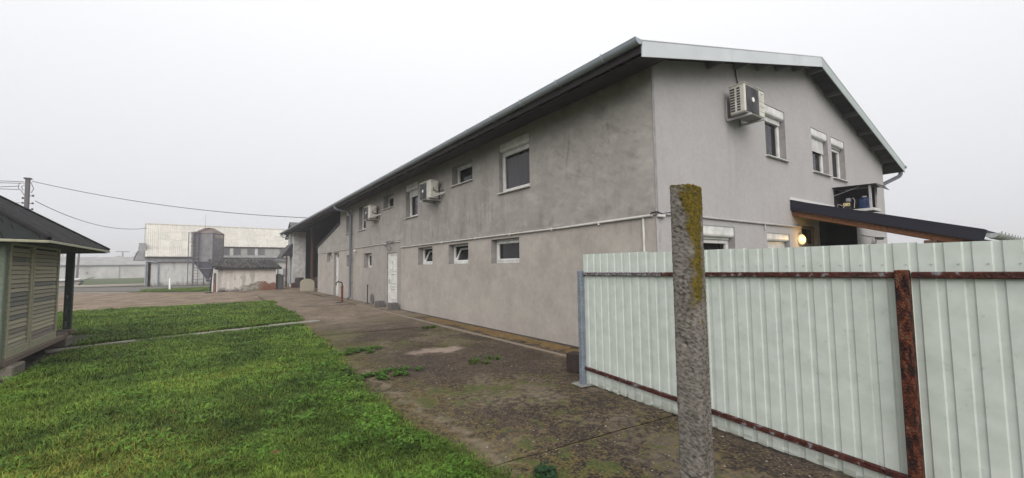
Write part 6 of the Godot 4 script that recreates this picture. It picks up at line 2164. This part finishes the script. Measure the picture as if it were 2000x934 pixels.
	# T handled valve key by the wall with a round cover leaning behind it
	o = thing("valve_key", "black iron T handled key standing by the wall", "valve key", Vector3(5.5, 0, -18.65))
	m = MB.new()
	m.tube([Vector3(0, 0, 0), Vector3(0, 0.82, 0)], 0.022, 8)
	obj("rod", m, mat("black_rubber"), o)
	m = MB.new()
	m.tube([Vector3(-0.06, 0.83, 0.16), Vector3(0.06, 0.83, -0.16)], 0.026, 8)
	obj("handle", m, mat("black_rubber"), o)
	m = MB.new()
	m.bev(Vector3(0, 0.03, 0), Vector3(0.16, 0.05, 0.32), 0.012)
	obj("foot", m, mat("dark_sheet"), o)
	m = MB.new()
	m.tube([Vector3(0, 0.22, 0), Vector3(0.03, 0.225, 0)], 0.22, 20)
	var cv := obj("round_cover", m, mat("cover_grey", Color(0.17, 0.16, 0.16), 0.9, texs["fine"], 1.4))
	cv.position = Vector3(5.6, 0.02, -18.45)
	cv.rotation.z = -0.12
	tag(cv, "round grey cover leaning on the wall behind the T handled key", "cover")
	# wooden barrel, bollard stone
	o = thing("barrel", "dark weathered barrel standing before the white pillar", "barrel", Vector3(5.95, 0, -39.6))
	m = MB.new()
	m.lathe([Vector2(0.0, 0.0), Vector2(0.31, 0.0), Vector2(0.36, 0.3), Vector2(0.36, 0.5), Vector2(0.31, 0.82), Vector2(0.28, 0.82), Vector2(0.28, 0.77), Vector2(0.0, 0.77)], 20)
	obj("staves", m, mat("barrel_wood", Color(0.085, 0.07, 0.065), 0.85, texs["fine"], 1.2), o)
	for y in [0.1, 0.28, 0.55, 0.73]:
		m = MB.new()
		var r := 0.318 + 0.045 * sin(y / 0.82 * PI)
		m.lathe([Vector2(r, y - 0.025), Vector2(r + 0.008, y), Vector2(r, y + 0.025)], 20)
		obj("hoop", m, mat("dark_sheet"), o)
	m = MB.new()
	m.bev(Vector3(0, 0.19, 0), Vector3(0.3, 0.38, 0.3), 0.02)
	var cr := obj("brown_crate", m, mat("red_timber"))
	cr.position = Vector3(5.52, 0, -39.75)
	tag(cr, "low brown box between the white pillar edge and the barrel", "box")
	o = thing("corner_stone", "pale round topped guard stone beside the open bay", "stone", Vector3(5.45, 0, -32.9), deg_to_rad(-8.0))
	m = MB.new()
	var pr := PackedVector2Array([Vector2(-0.46, 0), Vector2(0.46, 0), Vector2(0.46, 0.6)])
	for i in 9: pr.append(Vector2(0.44 * cos(PI * i / 8.0), 0.6 + 0.26 * sin(PI * i / 8.0)))
	pr.append(Vector2(-0.46, 0.6))
	m.prism(pr, -0.25, 0.2)
	obj("body", m, mat("pale_stone", Color(0.60, 0.585, 0.54), 0.95, ntex("lichen", 0.04, Color(0.55, 0.5, 0.4), Color(1, 1, 1), 0, 512, 151), 1.2, texs["n_grit"], 1.0), o)
	# rain barrel beside the shed, black pole, white marker
	o = thing("rain_barrel", "grey metal rain barrel at the right end of the tiled shed", "barrel", Vector3(4.28, 0, -38.2))
	m = MB.new()
	m.lathe([Vector2(0.0, 0.0), Vector2(0.30, 0.0), Vector2(0.30, 1.12), Vector2(0.27, 1.12), Vector2(0.27, 1.02), Vector2(0.0, 1.02)], 20)
	obj("body", m, mat("drum_grey", Color(0.33, 0.335, 0.36), 0.6, texs["soft"], 0.8), o)
	for y in [0.05, 0.4, 0.75, 1.1]:
		m = MB.new()
		m.lathe([Vector2(0.30, y - 0.02), Vector2(0.315, y), Vector2(0.30, y + 0.02)], 20)
		obj("rib", m, mat("drum_grey"), o)
	m = MB.new()
	m.bev(Vector3(-0.05, 1.14, 0.1), Vector3(0.3, 0.08, 0.12), 0.02, Basis(Vector3.UP, 0.5))
	obj("lid_bar", m, mat("dark_sheet"), o)
	o = thing("black_post", "thin black iron post leaning at the left end of the tiled shed", "post", Vector3(-0.2, 0, -35.7))
	m = MB.new()
	m.tube([Vector3(0, 0, 0), Vector3(0.14, 1.85, 0)], 0.04, 8)
	m.tube([Vector3(0.14, 1.82, 0), Vector3(0.6, 1.80, -0.2)], 0.03, 6)
	obj("rod", m, mat("black_rubber"), o)
	m = MB.new()
	m.bev(Vector3(-0.05, 0.03, 0), Vector3(0.4, 0.05, 0.2), 0.01)
	obj("foot", m, mat("dark_sheet"), o)
	o = thing("marker_post", "white round marker post on the green patch before the barn", "post", Vector3(-2.86, 0, -43.46))
	m = MB.new()
	m.tube([Vector3(0, 0, 0), Vector3(0, 0.94, 0), Vector3(0, 0.98, 0)], [0.065, 0.065, 0.05], 12)
	obj("shaft", m, mat("white_paint", Color(0.78, 0.78, 0.77), 0.5), o)
	m = MB.new()
	m.tube([Vector3(0, 0, 0), Vector3(0, 0.05, 0)], 0.15, 12)
	obj("collar", m, mat("pale_concrete"), o)
	# stored stuff in the dark bay
	o = thing("stored_crates", "dark heap of stored crates and sacks inside the open bay", "crates", Vector3(6.6, 0, -36.4))
	for q in [[0.0, 0.0, 0.55, 0.6], [0.4, -0.5, 0.6, 0.9], [-0.1, -0.6, 0.5, 0.75], [0.35, 0.25, 0.4, 0.45]]:
		m = MB.new()
		m.bev(Vector3(q[0], q[3] / 2, q[1]), Vector3(q[2], q[3], 0.5), 0.03, Basis(Vector3.UP, q[0]))
		obj("crate", m, mat("dull_wood"), o)
